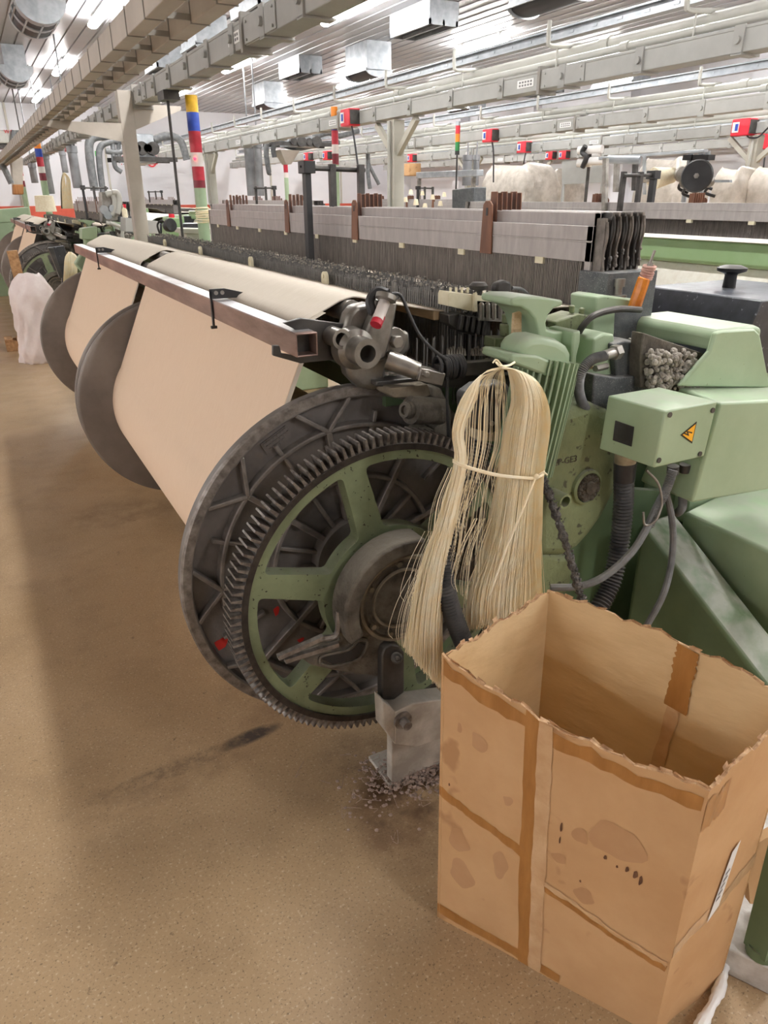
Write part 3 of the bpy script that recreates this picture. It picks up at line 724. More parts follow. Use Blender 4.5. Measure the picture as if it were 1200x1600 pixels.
# ---- plates and castings that carry the rail, seen at the near end
m = MB().slab([(443, 505), (470, 497), (537, 506), (537, 561), (470, 568), (427, 556), (427, 540), (437, 540), (440, 552), (462, 556), (462, 515)], 1.645, .012)
m.build('rail_plate', STEEL_D, loom, bevel=.002)
m = MB().slab([(545, 492), (556, 478), (578, 474), (600, 484), (613, 520), (609, 560), (600, 603), (584, 612), (562, 606), (545, 588), (537, 552), (539, 512)], 1.63, .05)
br2 = m.build('bearing_bracket', STEEL, loom, bevel=.012, seg=3)
m = MB().slab([(568, 532), (592, 470), (604, 462), (622, 474), (614, 520), (604, 560), (592, 566)], 1.595, .035); m.build('swing_arm', STEEL, br2, bevel=.008, seg=3)
m = MB().cyl(at(590, 500, y=1.56), at(601, 472, y=1.585), .014, n=20); m.build('reflector_body', WHIT, br2)
m = MB().cyl(at(587, 508, y=1.556), at(593, 494, y=1.567), .0145, n=20); m.build('reflector_band', REDT, br2)
m = MB(); c0 = at(603, 466, y=1.575); ax = Vector((.38, .2, .85)).normalized(); m.cyl(c0 - ax * .004, c0 + ax * .008, .026, n=24); m.build('reflector_cap', STEEL, br2)
m = MB(); m.tube(cat_([at(583, 490, y=1.6), at(578, 470, y=1.61), at(590, 455, y=1.61), at(606, 459, y=1.59)], 5), .012, 8); m.build('reflector_hood', BLACKS, br2)
m = MB(); c0 = at(575, 553, y=1.53); m.pipe(c0, c0 + Vector((0, .09, 0)), .036, .021, 32); m.lathe(c0 + Vector((0, .05, 0)), (0, 1, 0), [(.034, 0), (.05, .012), (.052, .05)], 32); m.build('bearing_stub', STEEL, br2, smooth=40)
m = MB(); c0 = at(623, 535, y=1.585); m.cyl(c0 + Vector((0, .02, 0)), c0 + Vector((0, .05, 0)), .034, n=24); m.cyl(c0, c0 + Vector((0, .02, 0)), .017, n=6); m.build('clamp_bolt', STEEL, br2, bevel=.002)
m = MB().slab([(612, 512), (640, 519), (642, 545), (626, 566), (606, 560)], 1.62, .04); m.build('clamp_lug', STEEL, br2, bevel=.008)
m = MB(); m.cyl(at(606, 562, y=1.6), at(655, 581, y=1.55), .026, .022, n=24); m.build('lower_arm', STEEL, br2)
m = MB(); m.bar(at(652, 582, y=1.54), at(690, 590, y=1.52), .05, .032); m.cyl(at(668, 585, y=1.515), at(668, 585, y=1.55), .014, n=16); c0 = at(668, 586, y=1.50); m.cyl(c0, c0 + Vector((0, .02, 0)), .009, n=6)
m.build('arm_clevis', STEEL, br2, bevel=.002)
m = MB(); m.bar(at(682, 580, y=1.53), at(860, 563, y=1.53), .03, .034); m.build('cross_bar', STEEL_D, loom, bevel=.002)
m = MB(); m.tube(cat_([at(612, 459, y=1.575), at(626, 462, y=1.57), at(640, 492, y=1.56), at(655, 522, y=1.55), at(675, 545, y=1.535), at(698, 562, y=1.51)], 6), .0042, 8); m.build('sensor_cable', BLACKS, loom)
m = MB()
for i in range(9):
    u = 684 + i * 4.2 + U(-1, 1); c0 = at(u, 576 - i * .4, y=1.53); ax = Vector((1, U(-.18, .18), U(-.12, .12)))
    m.lathe(c0, ax, [(.0285 + .0045 * math.cos(t * math.pi / 3), .0045 * math.sin(t * math.pi / 3)) for t in range(6)], 24, True)
m.tube(cat_([at(699, 590, y=1.5), at(699, 630, y=1.5), at(701, 690, y=1.5)], 4), .004, 6)
m.build('cable_coil', BLACKS, loom)
# dark drum, wedges and grimy castings between rail and gear wheel
m = MB(); c0, c1 = at(641, 641, y=1.54), at(688, 642, y=1.56); m.cyl(c0, c1, .036, n=28); m.cyl(c0 - (c1 - c0) * .12, c0, .022, n=24); m.pipe(c0 - (c1 - c0) * .2, c0 - (c1 - c0) * .1, .02, .012, 20); m.build('brake_drum', GRIME, loom, smooth=40)
m = MB(); m.slab([(610, 607), (668, 600), (676, 615), (668, 620), (616, 622), (610, 618)], 1.56, .08); m.build('wedge_block', WEDGE, loom, bevel=.003)
m = MB(); m.slab([(672, 606), (690, 606), (706, 640), (706, 690), (690, 694), (676, 680), (688, 655)], 1.55, .06); m.build('pivot_casting', GRIME, loom, bevel=.008)
m = MB(); m.slab([(588, 596), (700, 586), (860, 586), (860, 604), (700, 606), (588, 604)], 1.60, .05); m.build('lower_rail', STEEL_D, loom, bevel=.003)
m = MB(); m.slab([(632, 680), (666, 667), (680, 672), (684, 690), (640, 694)], 1.55, .05); m.build('pad', GRIME, loom, bevel=.006)
# ---- drop wires with their bars
dw = MB()
for row in range(6):
    x = 1.12 + row * .026
    y = 1.70
    while y < 5.62:
        h = 1.312 + U(-.012, .006) - abs(row - 3) * .002; w = U(.005, .008)
        dw.box(x - .0007, x + .0007, y, y + w, 1.10 + U(-.01, .01), h); y += .0105 + U(0, .004)
dw.build('drop_wires', DROP, loom, smooth=0, fix=False, kind='stuff')
m = MB()
for row in range(6): m.box(1.1285 + row * .026, 1.1365 + row * .026, 1.67, 5.66, 1.275, 1.292)
m.build('drop_wire_bar', STEEL_D, loom)
m = MB()
for i in range(900):
    m.sph((U(1.11, 1.26), U(1.7, 5.6), 1.312 + U(-.004, .004)), U(.002, .006), 5, 3, sz=.6)
m.build('drop_wire_lint', LINT, loom, smooth=0, kind='stuff')
m = MB().box(1.085, 1.105, 1.72, 5.62, 1.235, 1.262); m.build('lease_bar', BIRCH, loom, bevel=.004)
for y in (1.98 + .5, 3.3, 4.15, 5.0):
    m = MB(); c = (1.10, y); n = 8
    pr = [(1.092, y - .02, 1.245), (1.092, y + .02, 1.245)] + [(1.092, y + .02 * math.cos(math.pi * i / n), 1.285 + .02 * math.sin(math.pi * i / n)) for i in range(n + 1)]
    m.prism(pr, (.012, 0, 0)); m.cyl((1.089, y, 1.288), (1.092, y, 1.288), .007, n=12); m.build('drop_wire_catch', CREAM, loom)
# ---- heald frames
NF = 7
zoff = [0, .036, .038, .036, .038, .036, .038]
GYS = [2.21, 3.26, 4.13, 5.24]
hd = None
for k in range(NF):
    x = 1.615 + k * .024; zt = 1.468 + zoff[k]; y0_, y1_ = 1.69, 5.74
    m = MB(); m.box(x - .005, x + .005, y0_, y1_, zt - .10, zt); m.box(x - .007, x + .007, y0_, y1_, zt - .046, zt - .04)
    m.box(x - .005, x + .005, y0_, y0_ + .025, .86, zt); m.box(x - .005, x + .005, y1_ - .025, y1_, .86, zt)
    m.box(x - .005, x + .005, y0_, y1_, .80, .88)
    fr = m.build('heald_frame', BOARD, loom, bevel=.0015, seg=1)
    if k in (0, 1, 3):
        m = MB(); y = y0_ + .04
        while y < y1_ - .04:
            m.box(x - .0014, x + .0014, y, y + .0045, .9, zt - .098 + U(-.004, 0)); y += .0068 + U(0, .0022)
        m.build('heddles', HEDD, fr, smooth=0, fix=False, kind='stuff')
    for y in GYS:
        g = MB(); yy = y + k * .004
        if k == 0: g.prism([(x - .012, yy - .035, zt - .105), (x - .012, yy + .035, zt - .105), (x - .012, yy + .026, zt + .055), (x - .012, yy + .012, zt + .068), (x - .012, yy - .012, zt + .068), (x - .012, yy - .026, zt + .055)], (.006, 0, 0))
        else: g.prism([(x - .008, yy - .022, zt - .06), (x - .008, yy + .022, zt - .06), (x - .008, yy + .018, zt + .055 + .006 * (k % 2)), (x - .008, yy - .018, zt + .055 + .006 * (k % 2))], (.005, 0, 0))
        g.build('guide_plate', WOODB, fr, bevel=.002)
    if k == 0:
        for y in GYS: MB().box(x - .0135, x - .0118, y - .005, y + .005, zt + .02, zt + .045).build('guide_slot', BLACKS, fr)
    if k in (0, NF - 1):
        for i in range(9): MB().box(x - .008, x + .008, 1.9 + i * .45, 1.94 + i * .45, zt - .118, zt - .098).build('heddle_rod_clip', CREAM, fr)
# end steels of the frames: crooked lint-caked hooks at the near end
for k in range(NF):
    x = 1.625 + k * .024; m = MB(); z = 1.49 + zoff[k] * .4
    m.box(x - .004, x + .004, 1.655, 1.69, z - .16, z); m.tube(cat_([(x, 1.652, z - .01), (x + .002, 1.648, z - .05), (x - .002, 1.652, z - .1), (x + .001, 1.648, z - .15)], 4), .0035, 6)
    for i in range(3): m.sph((x, 1.65, z - .15 + U(0, .05)), U(.004, .007), 6, 4)
    m.build('frame_end_hook', STEEL_D if k % 2 else BOARD2, loom)
m = MB().box(1.60, 1.80, 1.60, 1.72, 1.10, 1.345); m.build('frame_guide_box', CHAR, loom, bevel=.003)
# black frame-stop posts with cross rods
for y, lb in ((3.6, ''), (8.0, '')):
    if y > 6: continue
    m = MB(); m.box(1.50, 1.53, y - .024, y + .024, 1.15, 1.655); m.box(1.485, 1.545, y - .045, y + .035, 1.655, 1.71); m.cyl((1.478, y - .006, 1.685), (1.486, y - .006, 1.685), .006, n=10)
    m.build('stop_post', BLACKS, loom, bevel=.003)
    m = MB(); m.cyl((1.53, y, 1.68), (1.86, y + .05, 1.675), .012, n=12)
    for x, dz in ((1.66, .27), (1.82, .24)): m.box(x - .016, x + .016, y + .0, y + .03, 1.68 - dz, 1.70)
    m.build('stop_linkage', STEEL_D, loom, bevel=.002)
# ---- cloth side (faces the weavers' alley)
m = MB().box(2.30, 2.42, 1.75, 5.7, 1.21, 1.335); m.build('breast_beam', G_B, loom, bevel=.02, seg=3)
m = MB(); cp = [(1.78, 1.24), (1.98, 1.262), (2.1, 1.32), (2.3, 1.345), (2.42, 1.345), (2.45, 1.335)]; strip(cp, 1.85, 5.6).build('cloth', CLOTH, loom)
cp = [(2.36, 1.21), (2.40, 1.14), (2.46, 1.0), (2.47, .8), (2.42, .6)]; strip(cp, 1.85, 5.6).build('cloth_fall', CLOTH, loom)
MB().cyl((2.32, 1.8, .5), (2.32, 5.66, .5), .15, n=40).build('cloth_roll', CLOTH, loom)
m = MB().box(1.92, 1.96, 1.75, 5.7, 1.12, 1.19); m.box(1.925, 1.935, 1.8, 5.66, 1.19, 1.30); m.build('reed_sley', STEEL_D, loom)
# ================================================================ drive side of the near loom
def wave_hose(path, r, pitch=.0062, amp=.0022, n=14):
    p = cat_(path, 10); L = [0]
    for i in range(1, len(p)): L.append(L[-1] + (p[i] - p[i - 1]).length)
    N = int(L[-1] / pitch) * 2; out = []; j = 0
    for k in range(N + 1):
        s = L[-1] * k / N
        while j < len(L) - 2 and L[j + 1] < s: j += 1
        t = (s - L[j]) / max(1e-6, L[j + 1] - L[j]); out.append(p[j].lerp(p[j + 1], t))
    return MB().tube(out, lambda t: r + (amp if int(round(t * N)) % 2 else -amp), n)
# warp stop motion: cream comb, grey springs, rubber knobs
m = MB(); Ye = 1.66
m.slab([(700, 461), (702, 456), (735, 460), (797, 468), (797, 474), (740, 470), (738, 487), (700, 478)], Ye, .05)
for i in range(9):
    u = 742 + i * 6.3; m.slab([(u, 470), (u + 3.4, 470.5), (u + 3, 455 + rnd() * 5), (u + .8, 455 + rnd() * 5)], Ye - .005 + U(0, .03), .006)
for i in range(4): m.slab([(703 + i * 9, 458), (706 + i * 9, 458), (706 + i * 9, 449), (703 + i * 9, 449)], Ye + .02, .005)
m.slab([(742, 458), (746, 458), (746, 487), (741, 487)], Ye - .012, .01)
so = m.build('stop_motion_comb', CREAM, loom, bevel=.001)
m = MB()
for i in range(6):
    u = 752 + i * 9.5; c0 = at(u, 477, y=Ye - .005); c1 = at(u, 499, y=Ye - .005); m.cyl(c0, c1, .0085, n=14); m.sph(c0, .0085, 12, 6)
m.slab([(748, 496), (806, 499), (806, 504), (748, 501)], Ye - .01, .02)
m.build('spring_bank', STEEL, so)
m = MB(); c0 = at(749, 462, y=Ye + .03); m.lathe(at(747, 461, y=Ye + .03), (0, 0, 1), [(.012, 0), (.012, .012), (.024, .016), (.026, .026), (.018, .034), (0, .036)], 20); m.build('rubber_knob', STEEL_D, so)
m = MB(); m.slab([(776, 452), (778, 443), (790, 438), (799, 441), (800, 460), (790, 465), (778, 462)], Ye + .02, .03); m.build('sensor_head', STEEL_D, so, bevel=.006)
m = MB(); m.tube(cat_([at(800, 450, y=Ye + .03), at(815, 452, y=Ye + .03), at(826, 462, y=Ye + .04), at(834, 478, y=Ye + .05)], 5), .005, 8); m.build('sensor_lead', HOSE_G, so)
m = MB(); m.slab([(701, 492), (722, 489), (766, 500), (766, 528), (748, 527), (716, 517), (702, 506)], Ye + .01, .05)
for i in range(5): m.slab([(722 + i * 9, 492 + i * 1.5), (727 + i * 9, 493 + i * 1.5), (723 + i * 9, 518 + i * 2), (718 + i * 9, 516 + i * 2)], Ye - .004, .02)
m.build('cam_block', STEEL_D, loom, bevel=.003)
m = MB(); m.slab([(773, 528), (802, 528), (804, 545), (798, 552), (796, 562), (780, 562), (779, 550), (772, 544)], 1.58, .05); m.cyl(at(788, 537, y=1.572), at(788, 537, y=1.59), .012, n=20); m.cyl(at(791, 524, y=1.60), at(791, 505, y=1.60), .018, n=16); m.cyl(at(791, 505, y=1.6), at(791, 490, y=1.6), .012, n=16); m.build('clamp_post', G_C, loom, bevel=.004)
m = MB()
for i in range(26):
    x = 1.0 + .35 * (i % 13) / 13 + U(-.01, .01); y = 1.66 + .02 * (i // 13); m.box(x, x + .004, y, y + .003, .98 + U(0, .03), 1.2)
m.build('hanging_drop_bars', DROP, loom, smooth=0)
m = MB()
for k in range(2):
    u0, v0 = ((700, 556), (738, 556))[k]
    for i in range(7): m.slab([(u0 + i * 4.2, v0), (u0 + 3.6 + i * 4.2, v0), (u0 + 1.8 + i * 4.2, v0 - 11 - (i % 3) * 2)], 1.63, .01)
m.build('comb_teeth', LINT, loom)
# cast pedestals
m = MB().slab([(799, 467), (812, 463), (842, 463.5), (880, 469), (880, 477), (866, 482), (857, 492), (853.5, 505), (855, 515), (866, 518), (895, 519), (899, 573), (870, 590), (836, 590), (840, 560), (841, 520), (836, 499), (826, 487), (815, 480), (799, 478)], 1.46, .13)
m.build('cast_pedestal', G_L, loom, bevel=.006, seg=3)
m = MB().slab([(804, 490), (815, 486), (815, 544), (800, 552)], 1.50, .01)
for i in range(6): m.slab([(801, 499 + i * 8), (815, 497 + i * 8), (815, 498 + i * 8), (801, 500 + i * 8)], 1.496, .005)
m.build('scale_strip', BIRCH, loom)
m = MB().slab([(896, 519), (908, 516), (907, 535), (902, 556), (901, 570), (909, 577), (919, 573), (926, 556), (928, 530), (944, 521), (960, 522), (962, 575), (950, 620), (880, 620), (892, 572)], 1.42, .10)
m.build('cast_saddle', G_L, loom, bevel=.006, seg=3)
m = MB().slab([(932, 464), (944, 461), (991, 467), (991, 482), (962, 486), (960, 525), (925, 525), (925, 500), (932, 490)], 1.56, .11); m.build('cast_block', G_L, loom, bevel=.006)
m = MB(); c0 = at(964, 464, y=1.60); m.cyl(c0, c0 + Vector((0, 0, .006)), .028, n=24); m.cyl(c0, c0 + Vector((0, 0, .03)), .013, n=16); m.cyl(c0 + Vector((0, 0, .03)), c0 + Vector((0, 0, .052)), .019, n=18); m.build('block_bolt', STEEL, loom)
m = MB(); m.slab([(868, 503), (905, 490), (940, 497), (940, 530), (895, 524), (868, 520)], 1.58, .08)
for u, v in ((893, 489), (908, 493)): c0 = at(u, v, y=1.6); m.cyl(c0, c0 + Vector((0, 0, .022)), .008, n=12)
m.build('link_block', G_C, loom, bevel=.004)
m = MB().tube(cat_([at(1000, 484, y=1.5), at(965, 483, y=1.46), at(930, 492, y=1.46), at(912, 508, y=1.47), at(902, 524, y=1.5)], 6), .009, 10); m.build('hydraulic_hose', STEEL_D, loom)
# finned motor
mo = MB(); a0, a1 = at(856, 560, y=1.42), at(818, 735, y=1.41); dx = (a1 - a0)
fx = []
n = 30
prof = []
m = MB(); ax = dx.normalized(); x_, y_ = m.frame(ax); r0 = .062
for k in range(n):
    a = 2 * math.pi * k / n; dr = x_ * math.cos(a) + y_ * math.sin(a)
    m.bar(a0 + dr * (r0 + .008), a1 + dr * (r0 + .002), .028, .0045, up=dr.cross(ax))
m.cyl(a0, a1, r0, r0 - .008, n=30)
mo = m.build('motor', G_L, loom)
m = MB(); c0 = at(853, 578, y=1.42); m.slab([(800, 553), (842, 556), (899, 582), (902, 592), (899, 601), (860, 590), (797, 566)], 1.36, .12); m.build('motor_collar', G_L, mo, bevel=.006)
m = MB().slab([(810, 562), (813, 544), (820, 533), (833, 526), (850, 525), (874, 531), (889, 541), (895, 553), (894, 578), (860, 575)], 1.375, .09); m.build('terminal_cover', G_L, mo, bevel=.02, seg=4)
# gear case
m = MB().slab([(840, 720), (862, 668), (885, 640), (925, 628), (955, 640), (968, 672), (970, 720), (964, 770), (945, 808), (925, 836), (905, 858), (880, 872), (840, 872)], 1.36, .20); m.build('gear_case', G_C, loom, bevel=.03, seg=4)
m = MB().slab([(835, 862), (880, 868), (902, 866), (897, 905), (886, 932), (835, 936)], 1.37, .16); m.build('gear_case_skirt', G_C, loom, bevel=.02, seg=3)
m = MB(); c0 = at(915, 760, y=1.36); m.lathe(c0, (0, -1, 0), [(.053, -.01), (.05, .01), (.043, .014), (.041, .004)], 40); m.build('case_boss', G_C, loom)
m = MB(); m.lathe(c0 + Vector((.002, 0, 0)), (0, -1, 0), [(.04, -.005), (.039, .010), (.02, .014), (.017, .022), (0, .024)], 40)
for i in range(160):
    a, q = U(0, 6.28), .037 * math.sqrt(rnd()); m.sph(c0 + Vector((q * math.cos(a), -.013, q * math.sin(a))), U(.002, .006), 6, 4)
m.build('lint_caked_cap', GRIME, loom)
m = MB(); c0 = at(884, 784, y=1.30); m.pipe(c0, c0 + Vector((-.0, .08, 0)), .02, .0145, 24); m.build('pipe_stub', G_C, loom, smooth=40)
text_mesh('cast_lettering', 'EP-GE3', .026, GRIME, at(884, 720, y=1.3595), (1, 0, 0), (0, 0, 1), .0012, loom)
# switch box pair with gland and loop of cable
m = MB(); m.slab([(958, 538), (975, 532), (1014, 537), (1016, 588), (964, 592)], 1.40, .11); sb = m.build('switch_box', CHAR, loom, bevel=.006, seg=3)
m = MB(); m.slab([(928, 585), (965, 590), (1024, 584), (1028, 606), (1000, 612), (1000, 655), (925, 652)], 1.38, .14); m.build('switch_box_base', CHAR, sb, bevel=.004)
m = MB()
for u, v in ((962, 534), (984, 530), (1013, 537)): c0 = at(u, v, y=1.45); m.sph(c0, .0045, 10, 6)
m.build('box_screw', STEEL, sb)
m = MB(); c0, c1 = at(943, 556, y=1.36), at(966, 549, y=1.37); m.cyl(c0, c1, .013, .015, n=18); m.cyl(c1 - (c1 - c0) * .35, c1, .02, n=6); m.cyl(at(930, 576, y=1.37), at(948, 572, y=1.38), .009, n=6); m.build('cable_gland', STEEL, sb)
wave_hose([at(945, 556, y=1.36), at(925, 562, y=1.35), at(909, 580, y=1.35), at(904, 605, y=1.36), at(910, 630, y=1.37), at(922, 648, y=1.38)], .0125, .004, .0012).build('corrugated_cable', HOSE_G, sb)
m = MB(); m.tube(cat_([at(930, 574, y=1.38), at(918, 576, y=1.4), at(900, 590, y=1.42)], 4), .004, 8); m.build('yellow_lead', BIRCH, sb)
# lint-caked harness drive under the green hood
m = MB().slab([(1005, 520), (1110, 556), (1070, 602), (1062, 612), (1000, 606), (1000, 560)], 1.36, .04); m.build('drive_plate', GRIME, loom, bevel=.003)
m = MB()
for i in range(280):
    c0 = at(U(1010, 1084), U(548, 606), y=1.35); m.sph(c0 + Vector((0, U(-.02, .01), 0)), U(.004, .0095), 8, 6, sx=U(.8, 1.3), sz=U(.8, 1.3))
m.build('lint_clumps', LINT, loom, kind='stuff')
m = MB()
for i in range(5): c0 = at(1020 + i * 14, 535 + i * 4, y=1.40); m.cyl(c0, c0 + Vector((.02, 0, -.06)), .006, n=8)
m.build('drive_levers', GRIME, loom)
# big green hood
xa = at(1118, 522, y=1.32).x
m = MB(); zt = at(1118, 519, y=1.32).z + .004; zb = zt - .056
m.prism([(xa, 1.32, zt - .012), (xa + .015, 1.32, zt), (xa + .17, 1.32, zt), (xa + .20, 1.32, zt - .01), (xa + .20, 1.32, zb), (xa, 1.32, zb)], (0, .33, 0))
hood = m.build('machine_hood', G_L, loom, bevel=.012, seg=3)
m = MB().slab([(1110, 549), (1119, 520), (1128, 517), (1180, 514), (1188, 522), (1204, 606), (1062, 604)], 1.31, .016); m.build('hood_pillar', G_L, hood, bevel=.006, seg=2)
m = MB().slab([(1060, 604), (1126, 629), (1230, 628), (1225, 762), (1080, 787)], 1.15, .22)
V = pts([(1126, 629), (1230, 628)], y=1.15); W = pts([(1058, 602), (1215, 600)], y=1.24)
m2 = MB(); fr_ = pts([(1126, 629), (1235, 624), (1232, 760), (1081, 786)], y=1.20)
bk = [at(1061, 604, y=1.34), at(1216, 600, y=1.34), Vector((fr_[2].x, 1.39, fr_[2].z)), Vector((fr_[3].x + .0, 1.39, fr_[3].z))]
m2.add(fr_ + bk, [(0, 1, 2, 3), (7, 6, 5, 4), (0, 4, 5, 1), (1, 5, 6, 2), (2, 6, 7, 3), (3, 7, 4, 0)])
m2.build('hood_cover', G_L, hood, bevel=.008, seg=3)
m = MB().slab([(1090, 500), (1110, 504), (1140, 520), (1118, 516)], 1.42, .0)if False else None
# electrical box with the warning triangle
m = MB(); A_, B_, C_, D_ = pts([(1040, 640), (1121, 629), (1100, 714), (1021, 731)], y=1.14)
zt, zb = (A_.z + B_.z) / 2, (C_.z + D_.z) / 2; x0, x1 = A_.x, B_.x
A_, B_, C_, D_ = Vector((x0, 1.14, zt)), Vector((x1, 1.14, zt)), Vector((x1 - .012, 1.14, zb)), Vector((x0 - .009, 1.14, zb))
dpt = Vector((-.012, .175, 0)); F4 = [A_, B_, C_, D_]
m.add(F4 + [p + dpt for p in F4], [(0, 1, 2, 3), (7, 6, 5, 4), (0, 4, 5, 1), (1, 5, 6, 2), (2, 6, 7, 3), (3, 7, 4, 0)])
eb = m.build('electrical_box', G_L, loom, bevel=.004, seg=2)
m = MB()
for u, v in ((1046, 648), (1113, 641), (1029, 719), (1093, 709)):
    c0 = at(u, v, y=1.14); m.cyl(c0 - Vector((0, .003, 0)), c0 + Vector((0, .004, 0)), .0068, n=18)
m.build('box_screw', STEEL_D, eb)
tri = pts([(1089, 659), (1063.5, 680), (1081.5, 693)], y=1.1385); c0 = sum(tri, Vector()) / 3
MB().prism([c0 + (p - c0) * 1.0 for p in tri], (0, .0015, 0)).build('warning_sign_border', INK, eb, smooth=0)
MB().prism([c0 + (p - c0) * .80 + Vector((0, -.0008, 0)) for p in tri], (0, .0012, 0)).build('warning_sign', SIGNY, eb, smooth=0)
Zg = [(1069, 677.5), (1076, 681), (1074.8, 675), (1082, 676.8), (1081.8, 675.6), (1073.2, 673), (1074.3, 678.6), (1070, 676.2)]
MB().prism([p for p in pts([(1068.8, 677.8), (1070.2, 676.2), (1074.6, 678.4), (1073.2, 673.4), (1082, 675.4), (1081.4, 677.4), (1075.4, 675.8), (1076.8, 681.4)], y=1.1368)], (0, .001, 0)).build('warning_flash', INK, eb, smooth=0)
pn = (D_ - A_).cross(dpt).normalized(); pn = pn if pn.x < 0 else -pn
def on_face(u, v, off):
    d = _r * ((u - 600) / FPX) - _u * ((v - 800) / FPX) + _f
    return CC + d * ((A_ + pn * off - CC).dot(pn) / d.dot(pn))
m = MB(); m.prism([on_face(u, v, .0035) for u, v in ((961, 657), (990, 667), (986, 698), (957, 688))], -pn * .003)
m.build('nameplate', STEEL_D, eb, bevel=.001)
# hoses and cables under it
m = MB(); c0, c1 = at(978, 702, y=1.31), at(977, 724, y=1.31); m.cyl(c0, c1, .029, n=28); m.build('hose_nut', NUT, loom)
m = MB(); c0, c1 = at(977, 722, y=1.31), at(975, 750, y=1.31); m.cyl(c0, c1, .031, .029, n=28); m.build('hose_collar', HOSE, loom)
wave_hose([at(975, 745, y=1.31), at(974, 790, y=1.31), at(968, 850, y=1.30), at(955, 910, y=1.28), at(930, 960, y=1.26), at(900, 1010, y=1.25)], .0255, .0105, .0030, 18).build('corrugated_hose', HOSE, loom)
m = MB(); m.tube(cat_([at(1052, 736, y=1.24), at(1040, 765, y=1.24), at(1022, 800, y=1.24), at(1008, 830, y=1.23), at(985, 865, y=1.22), at(945, 900, y=1.22), at(905, 916, y=1.24), at(860, 918, y=1.28)], 6), .0105, 10)
m.build('armoured_cable', HOSE_G, loom)
wave_hose([at(1052, 734, y=1.24), at(1041, 765, y=1.24), at(1026, 795, y=1.24), at(1014, 822, y=1.235)], .0125, .004, .0012).build('cable_sleeve', HOSE_G, loom)
wave_hose([at(1070, 730, y=1.26), at(1067, 765, y=1.26), at(1066, 792, y=1.27), at(1058, 802, y=1.3)], .0115, .004, .001).build('cable_sleeve', HOSE_G, loom)
m = MB(); m.tube(cat_([at(1040, 768, y=1.27), at(1048, 800, y=1.26), at(1052, 840, y=1.24), at(1048, 885, y=1.22), at(1036, 930, y=1.2), at(1012, 975, y=1.2), at(990, 1010, y=1.2)], 6), .0095, 10); m.build('power_cable', HOSE_G, loom)
m = MB(); m.tube(cat_([at(1010, 735, y=1.25), at(1028, 755, y=1.24), at(1034, 785, y=1.23), at(1025, 812, y=1.22), at(1008, 820, y=1.23), at(1005, 800, y=1.24)], 6), .0035, 8); m.build('thin_wire', STEEL, loom)
m = MB()
for q in ((1052, 732), (1071, 729)): c0 = at(q[0], q[1] - 4, y=1.25); m.cyl(c0, at(q[0] - 1, q[1] + 8, y=1.25), .016, n=14)
m.build('cable_gland', STEEL_D, loom)
# lint-covered rod
p = cat_([at(846, 748, y=1.27), at(858, 775, y=1.26), at(874, 820, y=1.24), at(890, 870, y=1.22), at(902, 915, y=1.2), at(912, 945, y=1.19)], 14)
m = MB(); m.tube(p, lambda t: .0095 + .0025 * math.sin(t * 97) + .002 * math.sin(t * 41 + 1), 10)
for q in p:
    for i in range(3): m.sph(q + Vector((U(-.009, .009), U(-.01, .002), U(-.009, .009))), U(.002, .005), 5, 4)
m.build('lint_covered_rod', FUZZ, loom)
# lower green covers: the slanted foot and the long box beside it
m = MB()
tl = [at(1000, 800, y=1.42), at(1052, 800, y=1.42)]
RX = 1.72
f0 = at(1003, 815, y=1.40); f1 = at(1215, 1098, y=.93); g0 = at(1052, 800, y=1.46); g1 = at(1230, 1024, y=.97)
low0 = Vector((f0.x - .1, f0.y - .05, .02)); low1 = Vector((f1.x - .1, f1.y - .05, .02))
m.add([f0, g0, g1, f1, Vector((f0.x, f0.y, 0)), Vector((g0.x, g0.y, 0)), Vector((g1.x, g1.y, 0)), Vector((f1.x, f1.y, 0))], [(0, 1, 2, 3), (7, 6, 5, 4), (0, 4, 5, 1), (1, 5, 6, 2), (2, 6, 7, 3), (3, 7, 4, 0)])
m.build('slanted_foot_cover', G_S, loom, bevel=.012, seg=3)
m = MB(); h0 = at(1068, 800, y=1.45); h1 = at(1260, 886, y=1.02); k0 = at(1130, 780, y=1.75); k1 = at(1400, 850, y=1.2)
lo0, lo1 = at(1056, 812, y=1.46), at(1245, 1040, y=.99)
m.add([h0, h0 + Vector((.5, .1, 0)), h1 + Vector((.5, .1, 0)), h1, Vector((h0.x, h0.y, 0)), Vector((h0.x + .5, h0.y + .1, 0)), Vector((h1.x + .5, h1.y + .1, 0)), Vector((h1.x, h1.y, 0))], [(0, 1, 2, 3), (7, 6, 5, 4), (0, 4, 5, 1), (1, 5, 6, 2), (2, 6, 7, 3), (3, 7, 4, 0)])
m.build('long_side_cover', G_L, loom, bevel=.012, seg=3)
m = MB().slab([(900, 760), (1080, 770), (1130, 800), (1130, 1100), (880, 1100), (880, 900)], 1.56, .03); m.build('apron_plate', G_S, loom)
# black weft-accumulator cover with knob
m = MB(); yq0, yq1 = 1.44, 1.90
m.prism([(2.04, yq0, 1.02), (2.06, yq0, 1.19), (2.09, yq0, 1.255), (2.55, yq0, 1.255), (2.55, yq0, 1.02)], (0, yq1 - yq0, 0))
bc = m.build('black_cover', BLACKP, loom, bevel=.005)
m = MB(); c0 = at(1141, 436, x=2.3); m.lathe(Vector((c0.x, c0.y, 1.25)), (0, 0, 1), [(.022, 0), (.02, .045), (.022, .05), (.048, .06), (.05, .07), (.03, .078), (0, .08)], 28); m.build('cover_knob', BLACKS, bc)
m = MB().box(2.0, 2.6, 1.5, 1.9, .5, 1.02); m.build('feeder_cabinet', G_L, loom, bevel=.006)
